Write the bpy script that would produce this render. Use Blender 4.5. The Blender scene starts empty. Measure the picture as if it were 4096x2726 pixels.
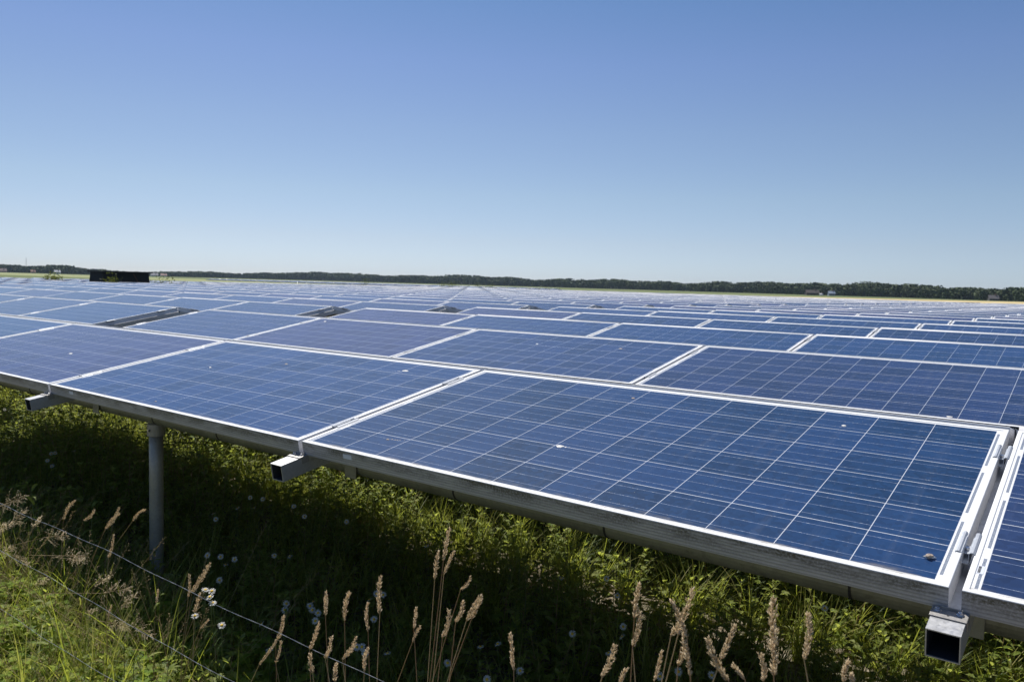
import bpy, math, random
import numpy as np
from mathutils import Matrix, Vector
R = math.radians
sc = bpy.context.scene
COL = sc.collection

# ---------------------------------------------------------------- camera
CAM = Vector((2.1693, -2.6502, 0.3757))
RIGHT = Vector((0.79340647, 0.6080784, 0.02732841))
UP = Vector((-0.06493459, 0.03991363, 0.99709097))
FWD = Vector((-0.6052187, 0.79287298, -0.07115305))
cd = bpy.data.cameras.new('camera')
cam = bpy.data.objects.new('camera', cd)
COL.objects.link(cam)
m = Matrix.Identity(4)
for i, v in enumerate((RIGHT, UP, -FWD)):
    for j in range(3):
        m[j][i] = v[j]
m.translation = CAM
cam.matrix_world = m
cd.sensor_width = 36.0
cd.lens = 36.0 * 3135.3 / 4096.0
cd.clip_start = 0.05
cd.clip_end = 20000
cd.dof.use_dof = True
cd.dof.focus_distance = 2.5
cd.dof.aperture_fstop = 11.0
sc.camera = cam

# ---------------------------------------------------------------- sky and sun
SUN_E, SUN_A = R(56), R(31)
SUN = Vector((-math.cos(SUN_E) * math.cos(SUN_A), math.cos(SUN_E) * math.sin(SUN_A), math.sin(SUN_E)))
w = bpy.data.worlds.new('World')
sc.world = w
w.use_nodes = True
nt = w.node_tree
bg = nt.nodes['Background']
sky = nt.nodes.new('ShaderNodeTexSky')
sky.sky_type = 'NISHITA'
sky.sun_disc = False
sky.sun_elevation = SUN_E
sky.sun_rotation = math.atan2(SUN.x, SUN.y)
sky.altitude = 0
sky.air_density = 0.6
sky.dust_density = 0.4
sky.ozone_density = 6.0
tintn = nt.nodes.new('ShaderNodeMixRGB'); tintn.blend_type = 'MULTIPLY'; tintn.inputs[0].default_value = 1
tc = nt.nodes.new('ShaderNodeTexCoord'); sx = nt.nodes.new('ShaderNodeSeparateXYZ'); rp = nt.nodes.new('ShaderNodeValToRGB')
nt.links.new(tc.outputs['Generated'], sx.inputs[0]); nt.links.new(sx.outputs[2], rp.inputs[0])
el = rp.color_ramp.elements
STOPS = [(0, (.78, .74, .74)), (0.016, (0.800, 0.746, 0.738)), (0.054, (0.900, 0.762, 0.674)), (0.110, (0.977, 0.838, 0.692)), (0.187, (0.969, 0.862, 0.754)), (0.265, (0.892, 0.846, 0.823)), (0.335, (0.731, 0.808, 0.815)), (1.000, (0.731, 0.769, 0.808))]
el[0].position = 0; el[1].position = 1
for p0, c0 in STOPS[1:-1]: el.new(p0)
for e0, (p0, c0) in zip(el, STOPS): e0.position = p0; e0.color = (*c0, 1)
nt.links.new(rp.outputs[0], tintn.inputs[2])
nt.links.new(sky.outputs[0], tintn.inputs[1]); nt.links.new(tintn.outputs[0], bg.inputs[0])
bg.inputs[1].default_value = 0.122
sl = bpy.data.lights.new('sun', 'SUN')
sl.energy = 5.0
sl.angle = R(0.53)
sl.color = (1.0, 0.95, 0.87)
so = bpy.data.objects.new('sun', sl)
COL.objects.link(so)
so.rotation_euler = SUN.to_track_quat('Z', 'Y').to_euler()
sc.view_settings.view_transform = 'Standard'
sc.view_settings.look = 'None'
sc.view_settings.gamma = 1.0
sc.view_settings.exposure = 0.2
sc.cycles.max_bounces = 6
sc.cycles.diffuse_bounces = 3
sc.cycles.transparent_max_bounces = 6

# ---------------------------------------------------------------- geometry constants
L, S, TH = 1.956, 0.992, 0.048          # module length, width, frame height
GAP = 0.022
PIT = L + GAP
TILT = 0.178
CT, ST = math.cos(TILT), math.sin(TILT)
P = 2.2817                              # spacing of the tent shaped rows
RG = 0.02                               # gap at the ridge
GZ = -1.2                               # ground level
def row_dx(k): return 0.0385 * k
def row_dz(k): return .007 if k else 0.0
SLIT = 0.67
rnd = random.Random(7)

# ---------------------------------------------------------------- material helper
class NT:
    def __init__(s, name):
        s.m = bpy.data.materials.new(name)
        s.m.use_nodes = True
        s.t = s.m.node_tree
        s.b = s.t.nodes['Principled BSDF']
    def n(s, typ, **kw):
        x = s.t.nodes.new('ShaderNode' + typ)
        for k, v in kw.items(): setattr(x, k, v)
        return x
    def put(s, sock, v):
        if v is None: return
        if hasattr(v, 'is_linked'): s.t.links.new(v, sock)
        elif isinstance(v, (tuple, list)) and len(v) == 3 and sock.type == 'RGBA': sock.default_value = (*v, 1)
        else: sock.default_value = v
    def math(s, op, a, b=None, c=None, clamp=False):
        x = s.n('Math', operation=op, use_clamp=clamp)
        for i, v in enumerate((a, b, c)): s.put(x.inputs[i], v)
        return x.outputs[0]
    def mix(s, f, a, b, typ='MIX'):
        x = s.n('MixRGB', blend_type=typ)
        s.put(x.inputs[0], f); s.put(x.inputs[1], a); s.put(x.inputs[2], b)
        return x.outputs[0]
    def noise(s, vec=None, scale=5, detail=3, rough=.5, dist=0, fac=True):
        x = s.n('TexNoise')
        if vec is not None: s.put(x.inputs['Vector'], vec)
        x.inputs['Scale'].default_value = scale; x.inputs['Detail'].default_value = detail
        x.inputs['Roughness'].default_value = rough; x.inputs['Distortion'].default_value = dist
        return x.outputs['Fac' if fac else 'Color']
    def ramp(s, f, pts):
        x = s.n('ValToRGB'); s.put(x.inputs[0], f)
        e = x.color_ramp.elements
        while len(e) < len(pts): e.new(.5)
        for i, (p_, c) in enumerate(pts):
            e[i].position = p_
            e[i].color = (c, c, c, 1) if isinstance(c, (int, float)) else (*c, 1)
        return x.outputs[0]
    def step(s, v, lo, hi):
        x = s.n('MapRange'); s.put(x.inputs[0], v)
        x.inputs[1].default_value = lo; x.inputs[2].default_value = hi
        return x.outputs[0]
    def co(s, what='Object'): return s.n('TexCoord').outputs[what]
    def scale(s, v, sx, sy, sz):
        x = s.n('Mapping'); s.put(x.inputs[0], v); x.inputs['Scale'].default_value = (sx, sy, sz)
        return x.outputs[0]
    def bump(s, h, strength=.3, dist=.001):
        x = s.n('Bump'); s.put(x.inputs['Height'], h)
        x.inputs['Strength'].default_value = strength; x.inputs['Distance'].default_value = dist
        s.t.links.new(x.outputs[0], s.b.inputs['Normal'])
    def set(s, **kw):
        for k, v in kw.items(): s.put(s.b.inputs[k.replace('_', ' ')], v)
        return s

def metal(name, base, rough=.4, metallic=.8, var=.12, dirt=None, scale=6):
    t = NT(name)
    n1 = t.noise(t.co(), scale, 5, .6)
    c = t.mix(t.step(n1, .3, .7), tuple(x * (1 - var) for x in base), tuple(min(1, x * (1 + var)) for x in base))
    if dirt:
        n2 = t.noise(t.co(), scale * 4, 6, .7)
        c = t.mix(t.math('MULTIPLY', t.step(n2, .52, .7), dirt[1]), c, dirt[0])
    vo = t.n('TexVoronoi'); t.put(vo.inputs['Vector'], t.co()); vo.inputs['Scale'].default_value = scale * 14
    sg = t.n('SeparateColor'); t.put(sg.inputs[0], vo.outputs['Color'])
    c = t.mix(t.math('MULTIPLY', sg.outputs[0], .22), c, tuple(x * .45 for x in base))
    t.set(Base_Color=c, Roughness=t.math('ADD', rough - .06, t.math('MULTIPLY', sg.outputs[1], .14)), Metallic=metallic)
    t.bump(t.noise(t.co(), scale * 20, 2), .15, .0006)
    return t.m

def plain(name, base, rough=.6, metallic=0, var=.15, scale=10):
    t = NT(name)
    c = t.mix(t.noise(t.co(), scale, 4, .6), tuple(x * (1 - var) for x in base), tuple(min(1, x * (1 + var)) for x in base))
    t.set(Base_Color=c, Roughness=rough, Metallic=metallic)
    return t.m

def leaf_mat(name, cols, transl=.45, rough=.5, spec=.35, tint=(.50, .55, .06)):
    """leaf colour varies from leaf to leaf; light passes through the blade"""
    t = NT(name)
    geo = t.n('NewGeometry')
    c = t.ramp(geo.outputs['Random Per Island'], [(i / max(1, len(cols) - 1), q) for i, q in enumerate(cols)])
    big = t.noise(t.co(), 1.7, 2)
    c = t.mix(t.step(big, .35, .65), c, t.mix(.25, c, (.16, .15, .03)))
    t.set(Base_Color=c, Roughness=rough)
    t.b.inputs['Specular IOR Level'].default_value = spec
    tr = t.n('BsdfTranslucent')
    t.put(tr.inputs[0], t.mix(.6, c, tint, 'MIX'))
    mx = t.n('MixShader'); mx.inputs[0].default_value = transl
    t.t.links.new(t.b.outputs[0], mx.inputs[1]); t.t.links.new(tr.outputs[0], mx.inputs[2])
    t.t.links.new(mx.outputs[0], t.t.nodes['Material Output'].inputs[0])
    return t.m

# ---- photovoltaic laminate: 12 x 6 polycrystalline cells on a white back sheet, UV in metres
def cells_material():
    t = NT('solar_cells_under_glass')
    uv = t.n('UVMap').outputs[0]
    sep = t.n('SeparateXYZ'); t.put(sep.inputs[0], uv)
    u, v = sep.outputs[0], sep.outputs[1]
    pitch = .1585
    cu = t.math('DIVIDE', t.math('SUBTRACT', u, .027), pitch)
    cv = t.math('DIVIDE', t.math('SUBTRACT', v, .0205), pitch)
    fu, fv = t.math('FRACT', cu), t.math('FRACT', cv)
    iu, iv = t.math('FLOOR', cu), t.math('FLOOR', cv)
    def inside(x, n):
        return t.math('MULTIPLY', t.math('GREATER_THAN', x, 0), t.math('LESS_THAN', x, n))
    ins = t.math('MULTIPLY', inside(cu, 12), inside(cv, 6))
    def offgap(f, hw):
        hw = hw / pitch
        a = t.math('ABSOLUTE', t.math('SUBTRACT', f, .5))
        return t.math('LESS_THAN', a, .5 - hw)
    cell = t.math('MULTIPLY', ins, t.math('MULTIPLY', offgap(fu, .00085), offgap(fv, .0012)))
    # busbars: three per cell, running along the module
    g = t.math('ABSOLUTE', t.math('SUBTRACT', t.math('FRACT', t.math('MULTIPLY', fv, 3)), .5))
    bus = t.math('LESS_THAN', g, .0006 / pitch * 3)
    # random numbers
    oi = t.n('ObjectInfo').outputs['Random']
    isl = t.n('NewGeometry').outputs['Random Per Island']
    pr = t.math('FRACT', t.math('ADD', t.math('MULTIPLY', oi, 7.31), t.math('MULTIPLY', isl, 3.77)))
    # a few modules have their own measured tint, kept as the pass index
    idx = t.n('ObjectInfo').outputs['Object Index']
    has = t.math('GREATER_THAN', idx, .5)
    pr = t.math('ADD', t.math('MULTIPLY', t.math('SUBTRACT', 1, has), pr), t.math('MULTIPLY', has, t.math('DIVIDE', idx, 100)))
    cmb = t.n('CombineXYZ'); t.put(cmb.inputs[0], iu); t.put(cmb.inputs[1], iv); t.put(cmb.inputs[2], t.math('MULTIPLY', pr, 97))
    wn = t.n('TexWhiteNoise'); t.put(wn.inputs[0], cmb.outputs[0])
    cr = wn.outputs['Value']
    # crystal grain inside a cell
    vo = t.n('TexVoronoi'); t.put(vo.inputs['Vector'], t.scale(uv, 1, 1, 1)); vo.inputs['Scale'].default_value = 70
    vs = t.n('SeparateColor'); t.put(vs.inputs[0], vo.outputs['Color'])
    grain = vs.outputs[0]
    soft = t.noise(t.scale(uv, 1, 1, 1), 9, 3)
    col = t.ramp(pr, [(0, (.010, .034, .095)), (.2, (.010, .042, .115)), (.35, (.012, .050, .145)), (.6, (.016, .036, .100)), (.85, (.036, .044, .120)), (1, (.018, .042, .115))])
    br = t.math('ADD', t.math('ADD', t.math('MULTIPLY', cr, .38), .48), t.math('ADD', t.math('MULTIPLY', grain, .34), t.math('MULTIPLY', soft, .25)))
    bc = t.n('CombineXYZ')
    for i in range(3): t.put(bc.inputs[i], br)
    col = t.mix(1.0, col, bc.outputs[0], 'MULTIPLY')
    col = t.mix(t.math('MULTIPLY', cr, .25), col, (.014, .028, .115))
    # ribbons: dotted shine along the busbars
    dots = t.noise(t.scale(uv, 170, 3, 1), 1, 1)
    buscol = t.mix(t.step(dots, .5, .72), (.22, .27, .40), (.60, .64, .70))
    col = t.mix(bus, col, buscol)
    white = (.80, .81, .82)
    col = t.mix(cell, t.mix(ins, white, (.58, .61, .67)), col)
    # end ribbons joining the strings, seen through the glass beside the cells
    def band(x, a, b):
        return t.math('MULTIPLY', t.math('GREATER_THAN', x, a), t.math('LESS_THAN', x, b))
    def segs(vv, lo, hi):
        return t.math('MULTIPLY', t.math('GREATER_THAN', vv, lo), t.math('LESS_THAN', vv, hi))
    pair = t.math('FRACT', t.math('DIVIDE', cv, 2)); pair2 = t.math('FRACT', t.math('DIVIDE', t.math('ADD', cv, 1), 2))
    r_right = t.math('MULTIPLY', t.math('MULTIPLY', band(u, 1.9325, 1.9385), segs(pair, .08, .92)), inside(cv, 6))
    r_left = t.math('MULTIPLY', t.math('MULTIPLY', band(u, .0175, .0235), segs(pair2, .08, .92)), inside(cv, 6))
    rib = t.math('MAXIMUM', r_right, r_left)
    rn = t.noise(t.scale(uv, 1, 1, 1), 320, 2)
    col = t.mix(rib, col, t.mix(t.step(rn, .45, .62), (.17, .20, .26), (.34, .37, .42)))
    # grime gathered along the lower edge (v counted from the ridge)
    gr = t.noise(t.scale(uv, 9, 60, 1), 1, 6, .75)
    edge = t.step(v, .950, .979)
    dirt = t.math('MULTIPLY', edge, t.step(gr, .47, .62))
    col = t.mix(t.math('MULTIPLY', dirt, .9), col, (.30, .27, .22))
    # thin dust film, a little heavier on some modules
    du = t.noise(t.scale(uv, 1, 1, 1), 2.3, 5, .65)
    film = t.math('MULTIPLY', t.math('ADD', t.math('MULTIPLY', pr, .03), .008), t.step(du, .3, .75))
    col = t.mix(film, col, (.42, .43, .48))
    stk = t.noise(t.scale(uv, 26, 1.3, 1), 1, 4, .6)
    col = t.mix(t.math('MULTIPLY', t.step(stk, .55, .8), .05), col, (.5, .5, .5))
    spk = t.noise(t.scale(uv, 1, 1, 1), 150, 1)
    col = t.mix(t.math('MULTIPLY', t.step(spk, .78, .82), .55), col, (.6, .58, .52))
    t.set(Base_Color=col, Roughness=.42)
    t.b.inputs['Specular IOR Level'].default_value = .05
    t.b.inputs['Coat Weight'].default_value = .8
    t.b.inputs['Coat Roughness'].default_value = .12
    t.b.inputs['Coat IOR'].default_value = 1.38
    return t.m

def frame_side_material(name='ribbed_frame_side', front=(.50, .51, .55), grime=(.10, .093, .068)):
    t = NT(name)
    o = t.co()
    sp = t.n('SeparateXYZ'); t.put(sp.inputs[0], o)
    z = sp.outputs[2]
    rib = t.math('FRACT', t.math('MULTIPLY', t.math('ADD', z, .06), 128))
    tri = t.math('ABSOLUTE', t.math('SUBTRACT', rib, .5))
    wx = t.math('MULTIPLY', t.n('ObjectInfo').outputs['Random'], 30)
    add = t.n('VectorMath', operation='ADD'); t.put(add.inputs[0], t.scale(o, 7, 3, 30)); t.put(add.inputs[1], wx)
    n1 = t.noise(add.outputs[0], 1, 6, .72)
    n2 = t.noise(o, 180, 3, .7)
    moss = t.math('MULTIPLY', t.step(n1, .34, .56), t.step(n2, .25, .55))
    low = t.step(z, -.044, -.012)
    nrm = t.n('NewGeometry'); tn = t.n('VectorTransform', vector_type='NORMAL', convert_from='WORLD', convert_to='OBJECT'); t.put(tn.inputs[0], nrm.outputs['Normal'])
    ts = t.n('SeparateXYZ'); t.put(ts.inputs[0], tn.outputs[0])
    facing = t.math('ADD', .18, t.math('MULTIPLY', t.math('GREATER_THAN', t.math('MULTIPLY', ts.outputs[1], -1), .5), .82))
    moss = t.math('MULTIPLY', t.math('MULTIPLY', moss, facing), t.math('ADD', t.math('MULTIPLY', low, .8), .2))
    groove = t.math('MULTIPLY', t.step(tri, .15, .5), facing)
    facef = t.math('GREATER_THAN', facing, .5)
    base = t.mix(facef, (.68, .69, .72), t.mix(t.math('MULTIPLY', groove, .55), front, tuple(.38 * q for q in front)))
    col = t.mix(moss, base, grime)
    t.set(Base_Color=col, Roughness=.5, Metallic=t.math('MULTIPLY', t.math('SUBTRACT', 1, moss), .45))
    t.bump(tri, .5, .0012)
    return t.m

M = {}
M['cells'] = cells_material()
t = NT('anodised_frame_top')
n1 = t.noise(t.co(), 30, 5, .7)
t.set(Base_Color=t.mix(t.math('MULTIPLY', t.step(n1, .6, .8), .25), (.80, .81, .82), (.5, .48, .43)), Roughness=.6, Metallic=.05)
t.b.inputs['Specular IOR Level'].default_value = .25
M['frame'] = t.m
M['side'] = frame_side_material()
M['side_valley_shade'] = frame_side_material('valley_shade_frame_side', (.13, .135, .13), (.05, .052, .038))  # darker copy of the frame side, valley shade painted into its base colour
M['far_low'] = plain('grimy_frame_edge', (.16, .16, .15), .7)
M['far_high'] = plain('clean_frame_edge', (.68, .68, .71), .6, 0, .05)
M['under'] = plain('white_back_sheet', (.6, .6, .6), .6)
M['galv'] = metal('galvanised_steel', (.52, .53, .55), .45, .6, .16, ((.25, .25, .24), .5), 9)
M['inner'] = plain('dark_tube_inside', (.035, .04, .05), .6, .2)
M['pipe'] = metal('weathered_pipe', (.26, .26, .205), .55, .5, .2, ((.12, .12, .085), .7), 5)
M['post'] = metal('grey_post_steel', (.36, .355, .33), .5, .55, .2, ((.2, .19, .15), .5), 8)
M['clamp'] = metal('brushed_clamp', (.46, .49, .54), .55, .45, .08, None, 20)
M['plate'] = metal('dull_plate', (.38, .37, .36), .5, .6, .15, ((.22, .2, .18), .4), 14)
M['bolt'] = metal('shiny_bolt', (.7, .7, .72), .22, .95, .05)
M['tie'] = plain('black_tie', (.02, .02, .02), .6)
M['sticker'] = plain('pale_sticker', (.62, .66, .74), .5, 0, .05)
M['ink'] = plain('printed_bars', (.05, .05, .05), .6)
M['dropping'] = plain('dried_dropping', (.72, .71, .68), .8, 0, .15, 60)
M['dropping_brown'] = plain('brown_dropping', (.38, .31, .25), .8, 0, .3, 90)

# ---------------------------------------------------------------- mesh helper
class MB:
    def __init__(s): s.v = []; s.f = []; s.mi = []; s.uv = []
    def quad(s, a, b, c, d, mi=0, uv=None):
        i = len(s.v); s.v += [a, b, c, d]; s.f.append((i, i + 1, i + 2, i + 3)); s.mi.append(mi)
        s.uv += uv if uv else [(0, 0)] * 4
    def box(s, x0, x1, y0, y1, z0, z1, mi=0, skip=''):
        p_ = [(x0, y0, z0), (x1, y0, z0), (x1, y1, z0), (x0, y1, z0), (x0, y0, z1), (x1, y0, z1), (x1, y1, z1), (x0, y1, z1)]
        i = len(s.v); s.v += p_
        fs = {'b': (0, 3, 2, 1), 't': (4, 5, 6, 7), 'f': (0, 1, 5, 4), 'r': (1, 2, 6, 5), 'k': (2, 3, 7, 6), 'l': (3, 0, 4, 7)}
        for k, f in fs.items():
            if k in skip: continue
            s.f.append(tuple(i + j for j in f)); s.mi.append(mi); s.uv += [(0, 0)] * 4
    def tube(s, pts, rad, n=10, mi=0, caps=True):
        """swept tube along pts; rad number or list"""
        pts = [Vector(p_) for p_ in pts]
        rs = rad if isinstance(rad, (list, tuple)) else [rad] * len(pts)
        base = len(s.v)
        ref = Vector((0, 0, 1))
        for i, p_ in enumerate(pts):
            d = (pts[min(i + 1, len(pts) - 1)] - pts[max(i - 1, 0)]).normalized()
            if abs(d.dot(ref)) > .95: ref = Vector((1, 0, 0)) if abs(d.x) < .9 else Vector((0, 1, 0))
            a = d.cross(ref).normalized(); b = d.cross(a).normalized()
            for k in range(n):
                an = 2 * math.pi * k / n
                s.v.append(tuple(p_ + (a * math.cos(an) + b * math.sin(an)) * rs[i]))
        for i in range(len(pts) - 1):
            for k in range(n):
                k2 = (k + 1) % n
                s.f.append((base + i * n + k, base + i * n + k2, base + (i + 1) * n + k2, base + (i + 1) * n + k))
                s.mi.append(mi); s.uv += [(0, 0)] * 4
        if caps:
            for i in (0, len(pts) - 1):
                s.f.append(tuple(base + i * n + k for k in range(n))); s.mi.append(mi); s.uv += [(0, 0)] * n
    def build(s, name, mats, parent=None, smooth=False, bevel=0):
        me = bpy.data.meshes.new(name)
        me.from_pydata(s.v, [], s.f)
        if not isinstance(mats, (list, tuple)): mats = [mats]
        for q in mats: me.materials.append(q)
        me.polygons.foreach_set('material_index', s.mi)
        if any(q != (0, 0) for q in s.uv):
            l = me.uv_layers.new(name='UVMap')
            l.data.foreach_set('uv', [c for q in s.uv for c in q])
        me.update()
        if smooth: me.shade_smooth()
        o = bpy.data.objects.new(name, me)
        COL.objects.link(o)
        o.parent = parent
        if bevel:
            b = o.modifiers.new('bevel', 'BEVEL'); b.width = bevel; b.segments = 2; b.limit_method = 'ANGLE'
        return o

def np_mesh(name, V, F, mats, mi=None, parent=None, uv=None):
    me = bpy.data.meshes.new(name)
    F = np.asarray(F, dtype=np.int32); n = F.shape[1]
    me.vertices.add(len(V)); me.vertices.foreach_set('co', np.asarray(V, dtype=np.float32).ravel())
    me.loops.add(F.size); me.loops.foreach_set('vertex_index', F.ravel())
    me.polygons.add(len(F))
    me.polygons.foreach_set('loop_start', np.arange(0, F.size, n, dtype=np.int32))
    if not isinstance(mats, (list, tuple)): mats = [mats]
    for q in mats: me.materials.append(q)
    if mi is not None: me.polygons.foreach_set('material_index', np.asarray(mi, dtype=np.int32))
    if uv is not None:
        l = me.uv_layers.new(name='UVMap'); l.data.foreach_set('uv', np.asarray(uv, dtype=np.float32).ravel())
    me.update(calc_edges=True)
    o = bpy.data.objects.new(name, me); COL.objects.link(o); o.parent = parent
    return o

def tag(o, label=None, cat=None, group=None, kind=None):
    for k, v in (('label', label), ('category', cat), ('group', group), ('kind', kind)):
        if v: o[k] = v
    return o
def empty(name, loc, rot=(0, 0, 0)):
    o = bpy.data.objects.new(name, None); COL.objects.link(o)
    o.location = loc; o.rotation_euler = rot; o.empty_display_size = .05
    return o
def kids(o): return [c for c in CH.get(o.name, [])]
CH = {}
def note_children():
    CH.clear()
    for o in COL.objects:
        if o.parent: CH.setdefault(o.parent.name, []).append(o)
def copy_tree(o, parent=None):
    c = o.copy(); COL.objects.link(c); c.parent = parent
    for ch in CH.get(o.name, []): copy_tree(ch, c)
    return c
ORD = ['first', 'second', 'third', 'fourth', 'fifth', 'sixth', 'seventh', 'eighth', 'ninth', 'tenth', 'eleventh', 'twelfth', 'thirteenth', 'fourteenth', 'fifteenth', 'sixteenth', 'seventeenth', 'eighteenth', 'nineteenth', 'twentieth']
TENS = {20: ('twenty', 'twentieth'), 30: ('thirty', 'thirtieth'), 40: ('forty', 'fortieth'), 50: ('fifty', 'fiftieth'), 60: ('sixty', 'sixtieth')}
def nth(i):
    """ordinal word, i counted from 1"""
    if i <= 20: return ORD[i - 1]
    a, b = i // 10 * 10, i % 10
    return TENS[a][1] if b == 0 else TENS[a][0] + '-' + ORD[b - 1]
def project(p_):
    v = Vector(p_) - CAM
    z = v.dot(FWD)
    if z <= .05: return None
    return (2048 + 3135.3 * v.dot(RIGHT) / z, 1363 - 3135.3 * v.dot(UP) / z, z)

# ================================================================ SETTING
def ground_height(x, y):
    return GZ + .03 * math.sin(x * 1.3 + .4) * math.cos(y * 1.7) + .012 * math.sin(x * 4.1 + y * 3.3)

def make_ground():
    # one sheet: fine near the camera, out to the horizon
    def axis(lo, hi, step_, far):
        a = list(np.arange(lo, hi + 1e-6, step_))
        d, x = step_, hi
        up = []
        while x < far: d *= 1.6; x += d; up.append(x)
        d, x = step_, lo
        dn = []
        while x > -far: d *= 1.6; x -= d; dn.append(x)
        return dn[::-1] + a + up
    xs = axis(-9, 5, .25, 9000); ys = axis(-4, 6, .25, 9000)
    V = [(x, y, ground_height(x, y) if -9 <= x <= 5 and -4 <= y <= 6 else GZ) for y in ys for x in xs]
    nx = len(xs)
    F = [(j * nx + i, j * nx + i + 1, (j + 1) * nx + i + 1, (j + 1) * nx + i) for j in range(len(ys) - 1) for i in range(nx - 1)]
    t = NT('soil_and_field')
    o = t.co()
    near = t.noise(o, 3, 6, .7); peb = t.noise(o, 45, 4, .7)
    soil = t.mix(t.step(near, .3, .7), (.13, .10, .07), (.22, .18, .13))
    soil = t.mix(t.step(peb, .45, .65), soil, (.36, .32, .27))
    soil = t.mix(t.math('MULTIPLY', t.step(t.noise(o, 8, 4), .45, .6), .55), soil, (.05, .065, .02))
    f1 = t.noise(t.scale(o, .02, .006, 1), 1, 5, .6); f2 = t.noise(t.scale(o, .3, .3, 1), 1, 4, .7)
    field = t.mix(t.step(f1, .35, .65), (.12, .15, .06), (.18, .20, .09))
    field = t.mix(t.math('MULTIPLY', t.step(f2, .4, .7), .4), field, (.07, .10, .025))
    sp = t.n('SeparateXYZ'); t.put(sp.inputs[0], o)
    ln = t.n('VectorMath', operation='LENGTH'); t.put(ln.inputs[0], o)
    t.set(Base_Color=t.mix(t.step(ln.outputs['Value'], 12, 40), soil, field), Roughness=.95)
    t.b.inputs['Specular IOR Level'].default_value = .1
    t.bump(peb, .6, .01)
    o_ = np_mesh('ground', V, F, t.m)
    tag(o_, kind='structure')
    # ripe straw coloured field beyond the array on the right, and a paler meadow
    def patch(name, pts, z, base, base2, sx, sy):
        b = MB(); i = 0
        b.v = [(x, y, z) for x, y in pts]; b.f = [tuple(range(len(pts)))]; b.mi = [0]; b.uv = [(0, 0)] * len(pts)
        t = NT(name + '_surface'); n = t.noise(t.scale(t.co(), sx, sy, 1), 1, 5, .7)
        t.set(Base_Color=t.mix(t.step(n, .3, .7), base, base2), Roughness=.95)
        t.b.inputs['Specular IOR Level'].default_value = .1
        tag(b.build(name, t.m), kind='structure')
    patch('straw_field', [(-118, 205), (-60, 215), (60, 225), (90, 300), (60, 560), (-20, 540), (-60, 420), (-120, 260)], GZ + .01, (.44, .35, .17), (.55, .45, .24), .05, .02)
    patch('meadow', [(-900, 120), (-160, 130), (-120, 190), (-900, 330)], GZ + .014, (.22, .25, .11), (.30, .31, .16), .02, .05)
make_ground()

# ================================================================ SOLAR PANELS
def rect_sweep(b, prof, mats):
    """profile of (inset, z) swept round the module outline with mitred corners"""
    def loop(d, z): return [(d, d, z), (L - d, d, z), (L - d, S - d, z), (d, S - d, z)]
    for i in range(len(prof) - 1):
        A, B = loop(*prof[i]), loop(*prof[i + 1])
        for k in range(4):
            k2 = (k + 1) % 4
            b.quad(B[k], B[k2], A[k2], A[k], mats[i])
def make_panel():
    root = empty('solar_panel', (0, 0, 0))
    b = MB()
    rect_sweep(b, [(.011, -.0022), (.011, -.0006), (.0098, 0), (.0018, 0), (.0005, -.0006), (0, -.002), (0, -TH), (.022, -TH), (.022, -TH + .002)],
               [0, 0, 0, 0, 0, 1, 1, 1])
    b.build('frame', [M['frame'], M['side']], root)
    g = MB(); d = .0108; z = -.002
    g.quad((d, d, z), (L - d, d, z), (L - d, S - d, z), (d, S - d, z), 0, [(d, S - d), (L - d, S - d), (L - d, d), (d, d)])
    g.build('glass_face', M['cells'], root)
    u = MB(); u.box(d, L - d, d, S - d, -.0075, -.0035, 0)
    u.build('back_sheet', M['under'], root)
    return root

def up_pose(k, x0): return (x0, k * P - S * CT, -S * ST + row_dz(k)), (TILT, 0, 0)
def down_pose(k, x0): return (x0 + L, k * P + RG + S * CT, -S * ST + .005 + row_dz(k)), (TILT, 0, math.pi)

HUT = (-40.3, -37.7, 14.8, 20.4)          # clearing round the hut
def panel_list():
    out = []
    for k in range(0, 29):
        for n in range(-3, 3):
            out.append(('up', k, row_dx(k) + n * PIT)); out.append(('down', k, row_dx(k) + n * PIT))
        edge = -3 * PIT - SLIT + row_dx(k)
        nmax = 23
        for n in range(1, nmax + 1):
            x0 = edge - n * PIT + GAP
            if x0 < HUT[1] and x0 + L > HUT[0] and k * P > HUT[2] and k * P < HUT[3]: continue
            out.append(('up', k, x0)); out.append(('down', k, x0))
    return out
def world_pt(kind, k, x0, x, y, z=0):
    loc, rot = (up_pose if kind == 'up' else down_pose)(k, x0)
    ly, lz = y * CT - z * ST, y * ST + z * CT
    if kind == 'up': return (loc[0] + x, loc[1] + ly, loc[2] + lz)
    return (loc[0] - x, loc[1] - ly, loc[2] + lz)
def frac_and_area(kind, k, x0):
    c = [project(world_pt(kind, k, x0, x, y)) for x, y in ((0, 0), (L, 0), (L, S), (0, S))]
    if any(q is None for q in c): c = [q if q else (9e3, 9e3, 1) for q in c]
    a = abs(sum(c[i][0] * c[(i + 1) % 4][1] - c[(i + 1) % 4][0] * c[i][1] for i in range(4))) / 2
    ins = tot = 0
    cx = []
    for i in range(9):
        for j in range(5):
            q = project(world_pt(kind, k, x0, L * i / 8, S * j / 4)); tot += 1
            if q and 0 <= q[0] <= 4096 and 0 <= q[1] <= 2726: ins += 1; cx.append(q[0])
    return ins / tot, min(a, 3e6) * ins / tot, (sum(cx) / len(cx) if cx else None)

PANELS = panel_list()
info = []
for pnl in PANELS:
    fr, ar, cx = frac_and_area(*pnl)
    info.append((pnl, fr, ar, cx))
edge_x = lambda k: row_dx(k) - 3 * PIT - SLIT - PIT + GAP
def wanted_down(pn, fr):
    kind, k, x0 = pn
    if kind != 'down' or fr < .05: return False
    return k <= 1 or (k <= 8 and abs(x0 - edge_x(k)) < .1)
things = [q for q in info if wanted_down(q[0], q[1])]
ups = sorted([q for q in info if q[0][0] == 'up' and q[1] > .01], key=lambda q: -q[2])
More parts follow.
